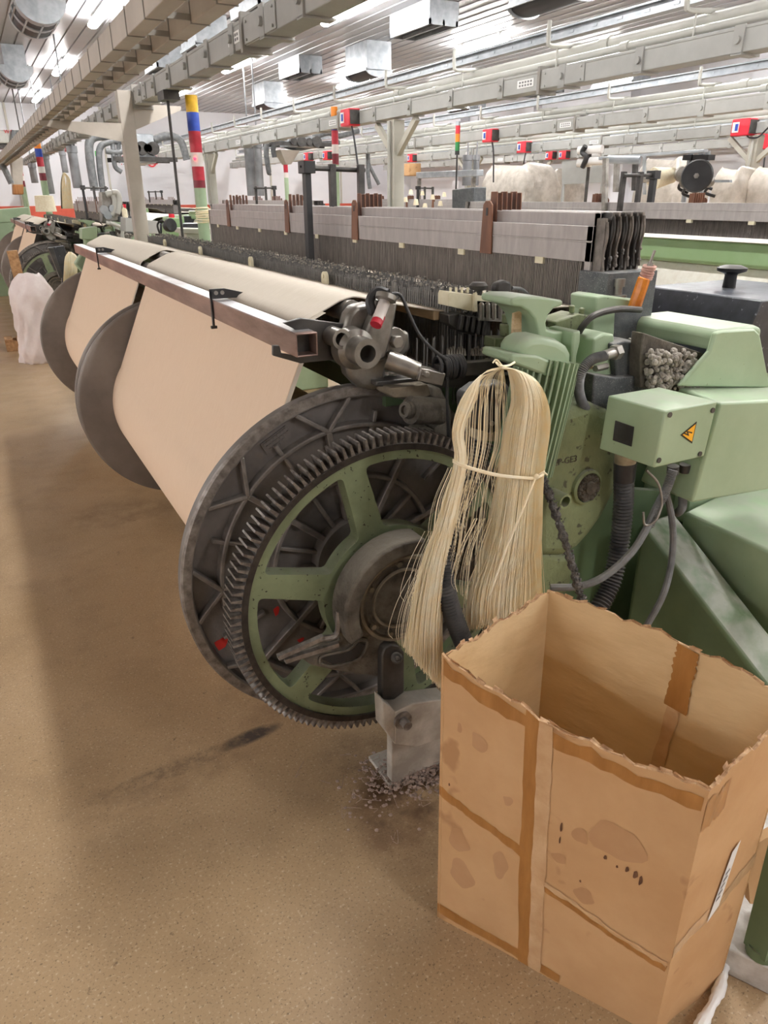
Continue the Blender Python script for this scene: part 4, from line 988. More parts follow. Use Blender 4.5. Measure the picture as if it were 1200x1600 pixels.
# hub cover, crescent shield, slotted bracket, foot
m = MB(); m.lathe((.80, 1.43, .60), (0, -1, 0), [(.125, 0), (.122, .03), (.105, .035), (.095, .028), (.03, .03), (0, .03)], 48); hub = m.build('hub_cover', GRIME, loom)
m = MB(); m.lathe((.80, 1.394, .60), (0, -1, 0), [(.078, 0), (.080, .006), (.084, .006), (.086, 0)], 48); m.lathe((.80, 1.398, .60), (0, -1, 0), [(.112, 0), (.114, .012), (.122, .012), (.124, 0)], 48)
for a_ in (95, 150, 215, 250): q_ = pol(.103, a_, .80, .60); m.cyl((q_[0], 1.385, q_[1]), (q_[0], 1.40, q_[1]), .008, n=6)
m.build('hub_ring', WEDGE, hub)
m = MB(); arc = [pol(.135, 72 + (205 - 72) * i / 26, .80, .6) for i in range(27)] + [pol(.178, 205 - (205 - 72) * i / 26, .80, .6) for i in range(27)]
m.prism([(a, 1.36, b) for a, b in arc], (0, .08, 0)); m.build('crescent_shield', GRIME, hub, bevel=.008)
m = MB(); m.slab([(527, 960), (548, 945), (580, 960), (600, 1000), (612, 1010), (606, 1060), (560, 1054), (520, 1048), (486, 1040), (473, 1030), (480, 1019), (516, 1006), (532, 1000)], 1.40, .03); sl = m.build('slotted_bracket', GRIME, hub, bevel=.006)
m = MB(); m.slab([(503, 1030), (512, 1024), (548, 1018), (562, 1004), (570, 1008), (558, 1028), (520, 1038)], 1.393, .01); m.build('bracket_slot', BLACKS, sl)
m = MB(); m.tube(cat_([at(500, 1036, y=1.396), at(504, 1025, y=1.396), at(545, 1015, y=1.396), at(562, 1000, y=1.396), at(574, 1004, y=1.396), at(560, 1030, y=1.396), at(520, 1041, y=1.396), at(502, 1038, y=1.396)], 5), .0045, 6); m.build('slot_lip', GRIME, sl)
m = MB(); m.bar(at(434, 1027, y=1.40), at(505, 995, y=1.40), .014, .012); m.bar(at(445, 1032, y=1.40), at(528, 1006, y=1.40), .014, .012); m.tube(cat_([at(498, 998, y=1.4), at(520, 995, y=1.4), at(528, 985, y=1.4), at(530, 955, y=1.4)], 4), .008, 6); m.build('shield_prong', IRON_E, hub)
m = MB(); m.cyl(at(548, 968, y=1.40), at(548, 968, y=1.43), .02, n=14); m.build('hub_hole', BLACKS, hub)
m = MB(); m.slab([(597, 1024), (601, 1013), (612, 1007), (624, 1009), (632, 1020), (632, 1082), (616, 1094), (597, 1094)], 1.375, .03)
m.cyl(at(620, 1028, y=1.36), at(620, 1028, y=1.38), .016, n=20); m.cyl(at(621, 1029, y=1.35), at(621, 1029, y=1.37), .009, n=6)
ft = m.build('support_lever', STEEL_D, loom, bevel=.005)
m = MB(); P4 = pts([(617, 1113), (647, 1099), (700, 1092), (700, 1150), (650, 1168), (617, 1163)], y=1.335); m.prism(P4, (0, .06, 0)); m.slab([(598, 1095), (618, 1112), (618, 1163), (600, 1140)], 1.336, .05); m.build('foot_block', FOOT, ft, bevel=.003)
m = MB(); c0 = at(634, 1131, y=1.315); m.cyl(c0 + Vector((0, .012, 0)), c0 + Vector((0, .022, 0)), .026, n=24); m.cyl(c0 - Vector((0, .012, 0)), c0 + Vector((0, .014, 0)), .013, n=16); m.build('foot_bolt', IRON_E, ft)
m = MB(); m.slab([(612, 1150), (650, 1165), (705, 1148), (705, 1175), (688, 1180), (690, 1230), (612, 1222)], 1.365, .03); m.box(.75, 1.06, 1.365, 1.50, 0, .012); m.build('foot_plate', FOOT, ft, bevel=.003)
# ---------------------------------------------------------------- loose things around the near loom
# heap of lint on the floor
m = MB(); c0 = at(650, 1215, z=0)
for i in range(2600):
    a = U(0, 6.28); q = abs(random.gauss(0, .075)); m.sph((c0.x + .03 + q * math.cos(a) * 1.3, c0.y + .03 + q * math.sin(a) * .8, U(0, .035) * max(0, 1 - q / .16)), U(.0015, .0075), 5, 4, sz=.6)
for i in range(260):
    a = U(0, 6.28); q = abs(random.gauss(0, .09)); b_ = Vector((c0.x + .03 + q * math.cos(a) * 1.3, c0.y + .03 + q * math.sin(a) * .8, U(0, .03)))
    m.tube(cat_([b_, b_ + Vector((U(-.02, .02), U(-.02, .02), U(-.004, .015))), b_ + Vector((U(-.04, .04), U(-.04, .04), U(-.004, .015)))], 3), .0008, 3, False)
tag(m.build('lint_heap', LINT_P, fix=True), 'pinkish grey lint piled on the floor round the loom foot', 'lint', kind='stuff')
# screwdriver with amber handle
r = thing('screwdriver', 'amber-handled screwdriver wrapped with pink yarn, stuck upright beside the black cover', 'screwdriver', at(988, 478, y=1.54))
a_, b_ = at(990, 484, y=1.54), at(1007, 434, y=1.53); MB().cyl(a_, b_, .0195, .0185, n=8).build('handle', AMBER, r, bevel=.003)
m = MB(); d_ = (b_ - a_).normalized(); c_ = at(1012, 425, y=1.53)
for i in range(6): m.lathe(c_ - d_ * (.02 - i * .007), d_ + Vector((U(-.2, .2), U(-.2, .2), 0)), [(.016 + .004 * math.cos(t * math.pi / 3), .004 * math.sin(t * math.pi / 3)) for t in range(6)], 16, True)
m.sph(c_ - d_ * .004, .017); m.build('yarn_wrap', PINKL, r)
m = MB().cyl(c_, at(1017, 410, y=1.53), .008, n=10); m.cyl(at(1016, 411, y=1.53), at(1023, 391, y=1.525), .004, n=10); m.build('blade', STEEL, r)
# black bracket the yarn hangs from, with its corrugated hose
r = thing('hose_bracket', 'black bracket and ribbed black hose hidden behind the hanging yarn bundle', 'hose', at(765, 660, y=1.27))
m = MB().slab([(730, 618), (752, 602), (792, 597), (798, 606), (783, 672), (770, 679), (733, 668)], 1.255, .05); bk_ = m.build('bracket', BLACKS, r, bevel=.01, seg=3)
m = MB()
for q in ((779, 612), (770, 662)): c0 = at(q[0], q[1], y=1.25); m.cyl(c0, c0 + Vector((0, .006, 0)), .0055, n=16)
m.build('screw', STEEL, bk_)
m = MB().slab([(750, 672), (779, 676), (776, 690), (748, 688)], 1.262, .035); m.build('label_band', NUT, bk_)
wave_hose([at(757, 690, y=1.28), at(742, 735, y=1.27), at(720, 790, y=1.255), at(699, 845, y=1.24), at(693, 890, y=1.23), at(700, 935, y=1.22), at(715, 980, y=1.21), at(735, 1030, y=1.2)], .0215, .0085, .0028, 18).build('ribbed_hose', HOSE, r)
m = MB(); m.slab([(681, 858), (690, 862), (720, 868), (722, 876), (712, 880), (684, 872)], 1.225, .03); m.build('cable_tie', BLACKS, r)
# hank of yarn
r = thing('yarn_hank', 'long bundle of blond yarn tied round a black bracket in front of the green motor', 'yarn', at(785, 575, y=1.2))
def strand(mb, P, rad):
    mb.tube(cat_([at(u, v, y=y) for u, v, y in P], 4), rad, 3, False)
TX, TY, TYY = 786, 573, 1.225
mr_, ml_, ms_ = MB(), MB(), MB()
for i in range(1700):
    u = rnd(); dep = (rnd() ** .6) * .07 * math.sqrt(max(.02, 1 - (2 * u - 1) ** 2)); y = 1.25 - dep; g = random.gauss(0, 2.2); g2 = random.gauss(0, 3)
    end = 965 + random.gauss(0, 5) + (1 - u) * 12
    strand(mr_, [(TX + g * .4, TY + abs(g) * .4, TYY - dep * .3), (TX + 8 + u * 40, 588 - (1 - u) * 7 + u * 3 - dep * 40, y - .005), (TX + 13 + u * 56, 625, y - .01), (788 + u * 71 + g * .3, 668, y - .012), (777 + u * 72 + g * .3, 745, y - .008), (760 + u * 85 + g * .6, 840, y - .004), (737 + u * 107 + g2, 920, y), (730 + u * 114 + g2, end, y)], U(.0007, .0012))
for i in range(1000):
    u = rnd(); dep = rnd() * .045 * math.sqrt(max(.02, 1 - (2 * u - 1) ** 2)); y = 1.235 - dep; g = random.gauss(0, 1.6); g2 = random.gauss(0, 2.5)
    end = 1010 + 62 * u + random.gauss(0, 4)
    strand(ml_, [(TX - 2 + g * .4, TY + abs(g) * .4, TYY), (755 - (1 - u) * 6, 584 + (1 - u) * 4, y), (722 + u * 18 + g, 625, y - .005), (708 + u * 14 + g * .8, 675, y - .008), (710 + u * 18 + g * .3, 722, y - .006), (688 + u * 26 + g * .6, 800, y - .004), (660 + u * 34 + g2, 890, y - .002), (643 + u * 44 + g2, 970, y), (635 + u * 55 + g2, end, y)], U(.0007, .0012))
for i in range(48):
    u = rnd(); y = 1.235 - rnd() * .02; g = random.gauss(0, 3); g2 = random.gauss(0, 8)
    strand(ms_, [(TX + g * .4, TY + 1, TYY), (742 + u * 48, 592 + abs(u - .5) * 8, y), (730 + u * 62 + g, 640, y - .006), (726 + u * 66 + g, 690, y - .006), (722 + u * 56 + g, 735, y - .004), (704 + u * 62 + g2, 800 + g, y), (690 + u * 70 + g2, 870 + g2 * 2, y)], U(.0005, .0008))
for i in range(110):   # stray hairs
    u0, v0 = random.choice([(695, 780), (668, 880), (652, 940), (745, 860), (705, 800)]); g = random.gauss(0, 9); y = 1.21 + random.gauss(0, .01)
    strand(ms_, [(u0 + 16 + g, v0 - 50, y), (u0 - 3 + g * 1.3, v0, y - .012), (u0 - 8 + g * 1.7, v0 + 45, y - .004), (u0 - 12 + g * 1.2, v0 + 80 + g, y)], .00045)
mr_.build('right_tail', HANK, r, smooth=60, fix=False, kind='stuff'); ml_.build('left_tail', HANK, r, smooth=60, fix=False, kind='stuff'); ms_.build('loose_strands', HANK, r, smooth=60, fix=False, kind='stuff')
m = MB()
for k in range(2):
    m.tube(cat_([at(716, 722 + k * 3, y=1.245), at(709, 719 + k * 3, y=1.205), at(730, 729 + k * 2, y=1.17), at(775, 741 + k * 2, y=1.155), at(815, 746 + k, y=1.155), at(838, 746 + k, y=1.175), at(850, 738 + k, y=1.21), at(845, 733, y=1.25)], 6), .0028, 6)
m.sph(at(838, 745, y=1.165), .007); m.tube(cat_([at(838, 745, y=1.165), at(848, 738, y=1.16), at(855, 742, y=1.165)], 4), .0022, 5)
m.tube(cat_([at(836, 748, y=1.16), at(815, 800, y=1.15), at(790, 860, y=1.15), at(765, 930, y=1.155)], 6), .0026, 5)
m.build('tie_cord', HANK, r); m = MB()
m.tube(cat_([at(775, 566, y=1.23), at(782, 572, y=1.21), at(795, 571, y=1.215), at(804, 566, y=1.23)], 4), .0025, 5)
m.tube(cat_([at(786, 573, y=1.215), at(776, 562, y=1.22), at(770, 567, y=1.22)], 4), .0018, 5)
m.build('top_knot', HANK, r)
# cardboard box
r = thing('cardboard_box', 'tall open cardboard box with brown tape standing in front of the loom', 'box', (.9, .77, 0))
tz = .735
FLt, BLt, FRt, BRt = at(690, 1026, z=.725), at(857, 921, z=.735), at(1108, 1238, z=.70), at(1250, 1092, z=.72)
FLb, FRb, BRb = at(683, 1432, z=0), at(1022, 1618, z=0), at(1126, 1530, z=0)
BLb = FLb + (BLt - FLt) * 1.0; BLb.z = 0
FRb.z = FLb.z = BRb.z = 0
def wall_pts(tl, tr, bl, br, prof, bow, nu=26, nv=22):
    V = []
    n_ = (tr - tl).cross(bl - tl).normalized()
    for j in range(nv + 1):
        v = j / nv
        for i in range(nu + 1):
            u = i / nu; t = tl.lerp(tr, u); b = bl.lerp(br, u)
            t = t + Vector((0, 0, prof(u)))
            p = t.lerp(b, v) + n_ * (bow * math.sin(math.pi * u) * (1 - v) ** .7 + .0022 * math.sin(u * 9 + v * 5) * math.sin(v * 7 + u * 3) * min(1, 6 * min(u, 1 - u) + .1))
            V.append(p)
    F = [(j * (nu + 1) + i, j * (nu + 1) + i + 1, (j + 1) * (nu + 1) + i + 1, (j + 1) * (nu + 1) + i) for j in range(nv) for i in range(nu)]
    return V, F, n_
cen = (FLt + FRt + BLt + BRt) / 4; cen.z = .4
sag = lambda k, w=9, s=1: (lambda u: -k * math.sin(math.pi * u) + .0035 * math.sin(u * w * 3 + s) + .003 * math.sin(u * w * 7.3 + s * 2) + .0018 * math.sin(u * 71 + s))
TH = .006
WD = {}
for nm, tl, tr, bl, br_, pf, bow in (('front', FLt, FRt, FLb, FRb, sag(.026, 7, 1), 0), ('right', FRt, BRt, FRb, BRb, sag(.004, 5, 3), 0), ('back', BRt, BLt, BRb, BLb, sag(-.012, 8, 2), 0), ('left', BLt, FLt, BLb, FLb, sag(.004, 6, 5), 0)):
    V, F, n_ = wall_pts(tl, tr, bl, br_, pf, bow)
    if n_.dot((tl + br_) / 2 - cen) < 0: n_ = -n_
    WD[nm] = (tl, tr, bl, br_, pf, n_, 1 if n_.dot((tr - tl).cross(bl - tl)) > 0 else -1)
    nu, nv = 26, 22; W = [p - n_ * TH for p in V]
    m = MB(); m.add(V, F); m.build('outer_liner', CARD, r, smooth=60, label=nm + ' wall outer liner') if False else None
    o_ = MB(); o_.add(V, F); i_ = MB(); i_.add(W, F); e_ = MB()
    wl = o_.build('side_panel', CARD, r, smooth=60, fix=False)
    for pl_ in wl.data.polygons: pass
    i_.build('panel_lining', CARD_I, wl, smooth=60, fix=False)
    k0 = list(range(nu + 1)); e_.add([V[i] for i in k0] + [W[i] for i in k0], [(i, i + 1, nu + 2 + i, nu + 1 + i) for i in range(nu)])
    # torn fluted edge: little ragged flaps of liner along the rim
    for i in range(nu):
        for q in (V, W):
            if rnd() < .75:
                a_, b_ = q[i], q[i + 1]; up_ = Vector((U(-.004, .004), U(-.004, .004), U(.002, .008))); e_.add([a_, b_, b_ + up_ * U(.2, 1), a_ + up_], [(0, 1, 2, 3)])
    e_.build('torn_rim', CARD_E, wl, smooth=0, fix=False)
m = MB(); m.add([FLb + Vector((.004, 0, .008)), FRb + Vector((0, .01, .008)), BRb + Vector((-.008, 0, .008)), BLb + Vector((0, -.008, .008))], [(0, 1, 2, 3)]); m.build('bottom_panel', CARD_I, r, smooth=0, fix=False)
def on_wall(nm, u, v, lift=.0008):
    tl, tr, bl, br_, pf, n_, sg = WD[nm]
    p = (tl.lerp(tr, u) + Vector((0, 0, pf(u)))).lerp(bl.lerp(br_, u), v)
    return p + n_ * (.0022 * math.sin(u * 9 + v * 5) * math.sin(v * 7 + u * 3) * min(1, 6 * min(u, 1 - u) + .1) * sg + lift)
def tape(nm, path, w, mt, lift, name='tape', jag=.002, inner=False):
    """a strip of tape along (u, v) path on a wall; w in wall-u units"""
    m = MB(); n = 24; P = []
    for k in range(n + 1):
        t = k / n * (len(path) - 1); i = min(int(t), len(path) - 2); f = t - i
        u = path[i][0] + (path[i + 1][0] - path[i][0]) * f; v = path[i][1] + (path[i + 1][1] - path[i][1]) * f
        du, dv = path[i + 1][0] - path[i][0], path[i + 1][1] - path[i][1]; q = math.hypot(du, dv); nu_, nv_ = -dv / q, du / q
        ww = w / 2 + U(-jag, jag)
        P += [on_wall(nm, min(.999, max(.001, u + nu_ * ww)), min(.999, max(0.0, v + nv_ * ww)), lift), on_wall(nm, min(.999, max(.001, u - nu_ * ww)), min(.999, max(0.0, v - nv_ * ww)), lift)]
    m.add(P, [(2 * k, 2 * k + 1, 2 * k + 3, 2 * k + 2) for k in range(n)])
    o = m.build(name, mt, r, smooth=0, fix=False); return o
# wall-relative sign: find outward lift direction (n_ already outward)
tape('front', [(.40, .0), (.41, .5), (.435, 1)], .055, TAPE, 0.00096, jag=.003)
tape('front', [(.455, .0), (.47, .55), (.485, 1)], .06, TAPE_C, 0.00132, jag=.004)
tape('front', [(0.01, .035), (.5, .04), (.99, .05)], .045, TAPE, 0.00072, jag=.005)
tape('front', [(0.0, .47), (.2, .49), (.40, .52)], .035, TAPE, 0.00072, jag=.003)
tape('front', [(.48, .60), (.75, .64), (.99, .68)], .032, TAPE, 0.00072, jag=.003)
tape('front', [(.5, .585), (.8, .635), (.99, .66)], .02, TAPE_C, 0.00156, jag=.004)
tape('front', [(0.0, .955), (.3, .965), (.6, .975)], .04, TAPE, 0.00072, jag=.002)
tape('right', [(0.0, .60), (.3, .585), (.7, .55), (1, .52)], .05, TAPE_C, 0.00096, jag=.004)
tape('right', [(0.0, .08), (.25, .09)], .10, TAPE, 0.00096, jag=.008)
# tape seen on the inside of the far wall
tape('back', [(.385, .0), (.39, .2)], .085, TAPE, -(TH + .0035), jag=.006)
tape('back', [(.395, .2), (.42, .45), (.44, .8)], .05, TAPE_C, -(TH + .003), jag=.004)
# shipping label on the right wall
m = MB(); P = [on_wall('right', a, b, .0032) for a, b in ((.52, .36), (.60, .34), (.52, .56), (.40, .60))]; m.add(P, [(0, 1, 2, 3)]); o = m.build('shipping_label', WHITE, r, smooth=0, fix=False)
m = MB()
for i in range(5): P = [on_wall('right', a, b, .0038) for a, b in ((.50 - i * .012, .43 + i * .022), (.54 - i * .012, .42 + i * .022), (.54 - i * .012, .428 + i * .022), (.50 - i * .012, .438 + i * .022))]; m.add(P, [(0, 1, 2, 3)])
m.build('label_print', INKG, r, smooth=0, fix=False)
STN = mat('oil_stain', (190, 150, 110), (180, 138, 98), .8, scale=9); STD = mat('dark_smudge', (78, 50, 34), (120, 82, 54), .8, scale=60)
def stain(nm, u, v, ru, rv, mt, lift=.0009):
    m = MB(); n = 22; P = [on_wall(nm, u, v, lift)] + [on_wall(nm, u + ru * (1 + .18 * math.sin(3 * a + u * 9)) * math.cos(a), v + rv * (1 + .18 * math.sin(2 * a + v * 7)) * math.sin(a), lift) for a in [2 * math.pi * i / n for i in range(n)]]
    m.add(P, [(0, 1 + i, 1 + (i + 1) % n) for i in range(n)]); m.build('stain', mt, r, smooth=0, fix=False)
for u, v, a, b in ((.18, .2, .035, .035), (.75, .28, .10, .07), (.10, .62, .05, .04), (.30, .62, .035, .05), (.62, .33, .03, .03), (.55, .45, .03, .02), (.66, .55, .04, .03), (.12, .75, .06, .05), (.32, .35, .02, .02), (.09, .2, .01, .02)): stain('front', u, v, a, b, STN)
for u, v, a, b in ((.80, .36, .006, .012), (.83, .37, .008, .016), (.85, .385, .006, .02), (.72, .36, .006, .009), (.765, .365, .004, .006), (.545, .33, .004, .02), (.545, .38, .003, .015), (.64, .50, .004, .005), (.05, .42, .004, .006)): stain('front', u, v, a, b, STD, .0012)
# second flattened carton, leg and white board at the lower right
m = MB(); P = [at(1165, 1330, z=.30), at(1290, 1250, z=.36), at(1290, 1420, z=.04), at(1172, 1412, z=.10)]; m.prism(P, (-.004, .012, .01)); tag(m.build('flattened_carton', CARD), 'flattened piece of tan cardboard leaning behind the tall box', 'cardboard')
m = MB(); c0 = at(1190, 1480, z=.09); m.bar(c0, at(1240, 1290, z=.42), .05, .05); m.cyl((c0.x, c0.y, .075), (c0.x, c0.y, .10), .03, n=16)
tag(m.build('stand_leg', G_S), 'dark green stand leg with rusty foot at the lower right edge', 'leg')
m = MB(); c0 = at(1165, 1560, z=0); ug = Vector((math.cos(.5), math.sin(.5), 0)); vg = Vector((-math.sin(.5), math.cos(.5), 0))
c0 = c0 + Vector((.05, 0, 0)); P = [c0 + ug * a + vg * b for a, b in ((-.01, -.02), (.5, -.02), (.5, .14), (-.01, .14))]
m.prism([p + Vector((0, 0, .0)) for p in P], (0, 0, .075)); tag(m.build('wooden_block', WOODG, bevel=.004), 'whitewashed wooden block on the floor under the green stand leg', 'wooden block')
m = MB(); c0 = at(1125, 1545, z=.01)
m.tube(cat_([at(1090, 1610, z=.015), at(1110, 1575, z=.015), at(1126, 1540, z=.015), at(1133, 1505, z=.02)], 6), lambda t: .011 + .002 * math.sin(t * 13) + .001 * math.sin(t * 47), 10); tag(m.build('packing_foam', WHITE), 'crumpled strip of white packing foam along the foot of the tall box', 'packing foam')
# ================================================================ warp beams, more looms
wb1 = warp_beam(1.69, 3.66, 'nearest warp beam of cream yarn, with ribbed iron flange and toothed green gear wheel', True)
wb2 = warp_beam(3.775, 5.66, 'warp beam of cream yarn behind the nearest one, with smooth dark flanges', False)
def loom_copy(dx, dy, rot, lb, b1, b2, skip=()):
    c = Vector((LX + dx, LY + dy, 0)); R0 = copy_tree(loom, c, rot, lb, skip=skip)
    M = Matrix.Translation(c) @ Matrix.Rotation(rot, 4, 'Z') @ Matrix.Translation(-Vector((LX, LY, 0)))
    for w, l in ((wb1, b1), (wb2, b2)):
        copy_tree(w, M @ w.location, rot, l, skip=('selvedge_yarn',))
    return R0
loomB = loom_copy(0, 8.0, 0, 'green power loom beyond the white plastic bag at the left edge', 'warp beam with toothed green wheel behind the white plastic bag', 'far warp beam of the loom at the left edge')
SK = ('slanted_foot_cover', 'long_side_cover', 'corrugated_hose', 'armoured_cable', 'power_cable', 'lint_covered_rod', 'apron_plate', 'machine_hood', 'electrical_box', 'lint_clumps', 'settled_lint', 'drop_wire_lint', 'hanging_drop_bars')
loom_copy(2.6, .2, math.pi, 'power loom at right, its white cloth and bright green beam facing the near loom', 'far-end warp beam of the loom with the bright green beam', 'near-end warp beam of the loom with the bright green beam', SK)
loom_copy(2.6, 7.8, math.pi, 'power loom seen through the gap left of the cream column', 'far-end warp beam of the loom left of the cream column', 'near-end warp beam of the loom left of the cream column', SK)
loom_copy(2.6, 15.6, math.pi, 'farthest power loom standing below the far overhead cleaner', 'far-end warp beam of the farthest loom', 'near-end warp beam of the farthest loom', SK)
loom_copy(5.3, 7.8, 0, 'power loom behind the cream column, half hidden by white bobbins', 'near-end warp beam of the loom behind the cream column', 'far-end warp beam of the loom behind the cream column', SK)

for ch in list(loom.children):      # the near loom's own cloth side lies low, hidden behind its covers
    if ch.name.split('.')[0] in ('breast_beam', 'cloth', 'cloth_fall', 'cloth_roll'): bpy.data.objects.remove(ch)
m = MB().box(2.30, 2.42, 1.95, 5.7, 1.05, 1.20); m.build('front_beam', BLACKP, loom, bevel=.01)
# ---------------------------------------------------------------- red switch boxes on the trunkings
def red_box(u, v, x, label, s=1.0, cable=None):
    c = at(u, v, x=x - .07); r = thing('switch_box', label, 'switch box', c, 'red switch boxes on the trunking')
    a, b, h = .075 * s, .10 * s, .075 * s
    MB().box(c.x - a * .6, c.x + a, c.y - b, c.y + b, c.z - h, c.z + h).build('housing', REDP, r, bevel=.012, seg=3)
    MB().box(c.x - a * .6 - .012, c.x - a * .6, c.y + b * .1, c.y + b * .8, c.z - h * .6, c.z + h * .6).build('switch_plate', WHITE, r, bevel=.002)
    MB().box(c.x - a * .6 - .02, c.x - a * .6 - .012, c.y + b * .15, c.y + b * .45, c.z - h * .4, c.z + h * .4).build('rocker_switch', BLUT, r)
    MB().box(c.x - a * .5, c.x + a, c.y - b * 1.12, c.y - b, c.z - h * .8, c.z + h * .8).build('end_cap', STEEL_D, r)
    if cable:
        p = [Vector((c.x, c.y - b * .6, c.z - h))] + [at(q[0], q[1], x=c.x) for q in cable]
        MB().tube(cat_(p, 6), .011, 8).build('cable', HOSE, r)
red_box(545, 184, 4.05, 'big red switch box hanging right of the orange-topped signal pole', 1.15, [(553, 215), (558, 250), (563, 290)])
red_box(765, 212, 6.75, 'red switch box right of the thin green and red beacon', 1.1, [(771, 240), (771, 285)])
red_box(818, 230, 6.75 + 2.55, 'red switch box above the plastic-wrapped machine', 1.25, [(820, 245), (818, 256)])
red_box(1161, 199, 9.3, 'larger red switch box at the upper right edge', 1.35, [(1172, 215), (1185, 214), (1200, 200), (1215, 190)])
red_box(1192, 221, 9.3 + 2.3, 'red switch box cut off by the right edge', 1.5, [(1195, 245), (1190, 290)])
red_box(860, 243, 11.6, 'small red switch box, left one of the close pair right of the wrapped machine', 1.1)
red_box(881, 242, 11.6, 'small red switch box, right one of the close pair right of the wrapped machine', 1.1)
red_box(643, 247, 9.3, 'small red switch box right of the big cream column', 1.1)
red_box(481, 245, 6.75, 'small red switch box just left of the black stop post head', 1.1)
red_box(511, 243, 6.75, 'small red switch box between the black stop post and the orange-topped pole', 1.1)
red_box(238, 250, 4.05, 'small red switch box right of the tall cream post', 1.2)
red_box(106, 227, 1.9, 'tiny red switch box under the far end of the grey trunking', 1.3)

# ---------------------------------------------------------------- hanging air ducts
def duct(u0, v0, u1, v1, y, w, label, m=HOSE_G):
    c = at((u0 + u1) / 2, (v0 + v1) / 2, y=y); z0, z1 = at(u1, v1, y=y).z, at(u0, v0, y=y).z
    o = MB().lathe((c.x, c.y, z0), (0, 0, 1), [(0, 0), (w * .94, 0), (w, .01), (w, z1 - z0 - .1), (w * 1.15, z1 - z0 - .09), (w * 1.15, z1 - z0), (.012, z1 - z0), (.012, ZC - z0 - .01)], 16).build('suction_duct', m)
    tag(o, label, 'air duct', 'hanging grey ducts')
DUCT = mat('duct_sheet', (150, 152, 156), (128, 130, 134), .4, .3, scale=6)
duct(388, 222, 394, 306, 13.5, .085, 'grey vertical duct hanging left of the black stop post, left one of the pair', DUCT)
duct(402, 222, 407, 306, 13.25, .068, 'grey vertical duct hanging left of the black stop post, right one of the pair', DUCT)
duct(110, 228, 123, 294, 13.0, .07, 'grey slanted-looking duct hanging right of the orange-topped pole at left', DUCT)
duct(70, 240, 77, 303, 16.0, .08, 'grey duct hanging left of the orange-topped pole at left', DUCT)
duct(51, 255, 53, 286, 19.5, .075, 'short grey duct hanging at the far left end', DUCT)
duct(98, 235, 101, 270, 17.5, .06, 'thin grey duct between two wider ones at left', DUCT)
duct(725, 242, 735, 290, 12.5, .09, 'grey duct hanging behind the thin beacon, left one', DUCT)
duct(740, 242, 748, 290, 12.6, .06, 'grey duct hanging behind the thin beacon, right one', DUCT)
duct(612, 232, 614, 290, 16.5, .07, 'grey duct hanging behind the big cream column', DUCT)

# ---------------------------------------------------------------- travelling overhead cleaners
def cleaner(y, body, hoses, label, hopper=None):
    cs = pts(body, y=y); c = sum(cs, Vector()) / len(cs)
    r = thing('overhead_cleaner', label, 'overhead cleaner', c)
    x0, x1 = min(p.x for p in cs), max(p.x for p in cs); z0, z1 = min(p.z for p in cs), max(p.z for p in cs)
    m = MB().box(x0, x1, y - .22, y + .22, z0, z1); m.build('fan_housing', GALV, r, bevel=.02)
    m = MB()
    for i in range(4):
        xx = x0 + (x1 - x0) * (i + .5) / 4; m.cyl((xx, y - .30, (z0 + z1) / 2), (xx, y - .2, (z0 + z1) / 2), .06 + .03 * (i % 2), n=16)
    m.box(x0 - .3, x1 + .3, y - .27, y - .23, z0 + .02, z0 + .08); m.box(x0 - .3, x1 + .3, y + .23, y + .27, z0 + .02, z0 + .08)
    m.build('drive_gear', STEEL_D, r)
    for P, w in hoses:
        MB().tube(cat_(pts(P, y=y), 6), w, 12).build('suction_hose', HOSE_G, r)
    if hopper:
        H = pts(hopper, y=y); m = MB(); a, b, d, e = H
        m.add([(a.x, y - .2, a.z), (b.x, y - .2, b.z), (b.x, y + .2, b.z), (a.x, y + .2, a.z), (e.x, y - .1, e.z), (d.x, y - .1, d.z), (d.x, y + .1, d.z), (e.x, y + .1, e.z)],
              [(0, 1, 2, 3), (7, 6, 5, 4), (0, 4, 5, 1), (1, 5, 6, 2), (2, 6, 7, 3), (3, 7, 4, 0)]); m.build('hopper', LADD, r)
cleaner(12.2, [(200, 210), (240, 256)], [([(200, 216), (165, 212), (142, 218), (140, 245), (148, 298)], .06), ([(200, 220), (170, 222), (156, 232), (156, 260), (161, 300)], .045), ([(176, 222), (178, 250), (181, 262), (190, 269)], .035), ([(185, 222), (186, 245), (189, 254)], .032), ([(240, 218), (262, 212), (282, 220), (292, 250)], .055), ([(200, 232), (185, 238), (165, 236)], .04)],
        'overhead cleaner with drooping grey hoses, left of the roped signal pole', [(203, 240), (226, 256), (222, 258), (212, 258)])
cleaner(13.6, [(443, 213), (492, 232)], [([(443, 222), (420, 222), (416, 240), (420, 268), (422, 270)], .045), ([(432, 222), (427, 232), (429, 246)], .045), ([(490, 215), (512, 207), (530, 212), (560, 204)], .05), ([(445, 228), (470, 232), (500, 225), (530, 222)], .04), ([(575, 235), (575, 270), (578, 295)], .04), ([(575, 255), (592, 288)], .035)],
        'overhead cleaner with grey funnel seen between the trunkings', [(432, 235), (462, 236), (452, 257), (444, 257)])
r = thing('overhead_cleaner', 'cream overhead cleaner with red lettering at the upper left edge', 'overhead cleaner', at(15, 225, y=17.5))
yy = 17.5; P = pts([(-20, 203), (48, 203), (48, 224), (-20, 224)], y=yy); m = MB().prism(P, (0, .5, 0)); m.build('housing', PIPE, r, bevel=.02)
P = pts([(-20, 224), (40, 224), (30, 232), (-20, 232)], y=yy + .05); MB().prism(P, (0, .4, 0)).build('underside', STEEL_D, r)
text_mesh('red_lettering', 'W.M', .09, SIGNR, at(14.5, 206, y=yy - .012), (1, 0, 0), (0, 0, 1), .006, r)
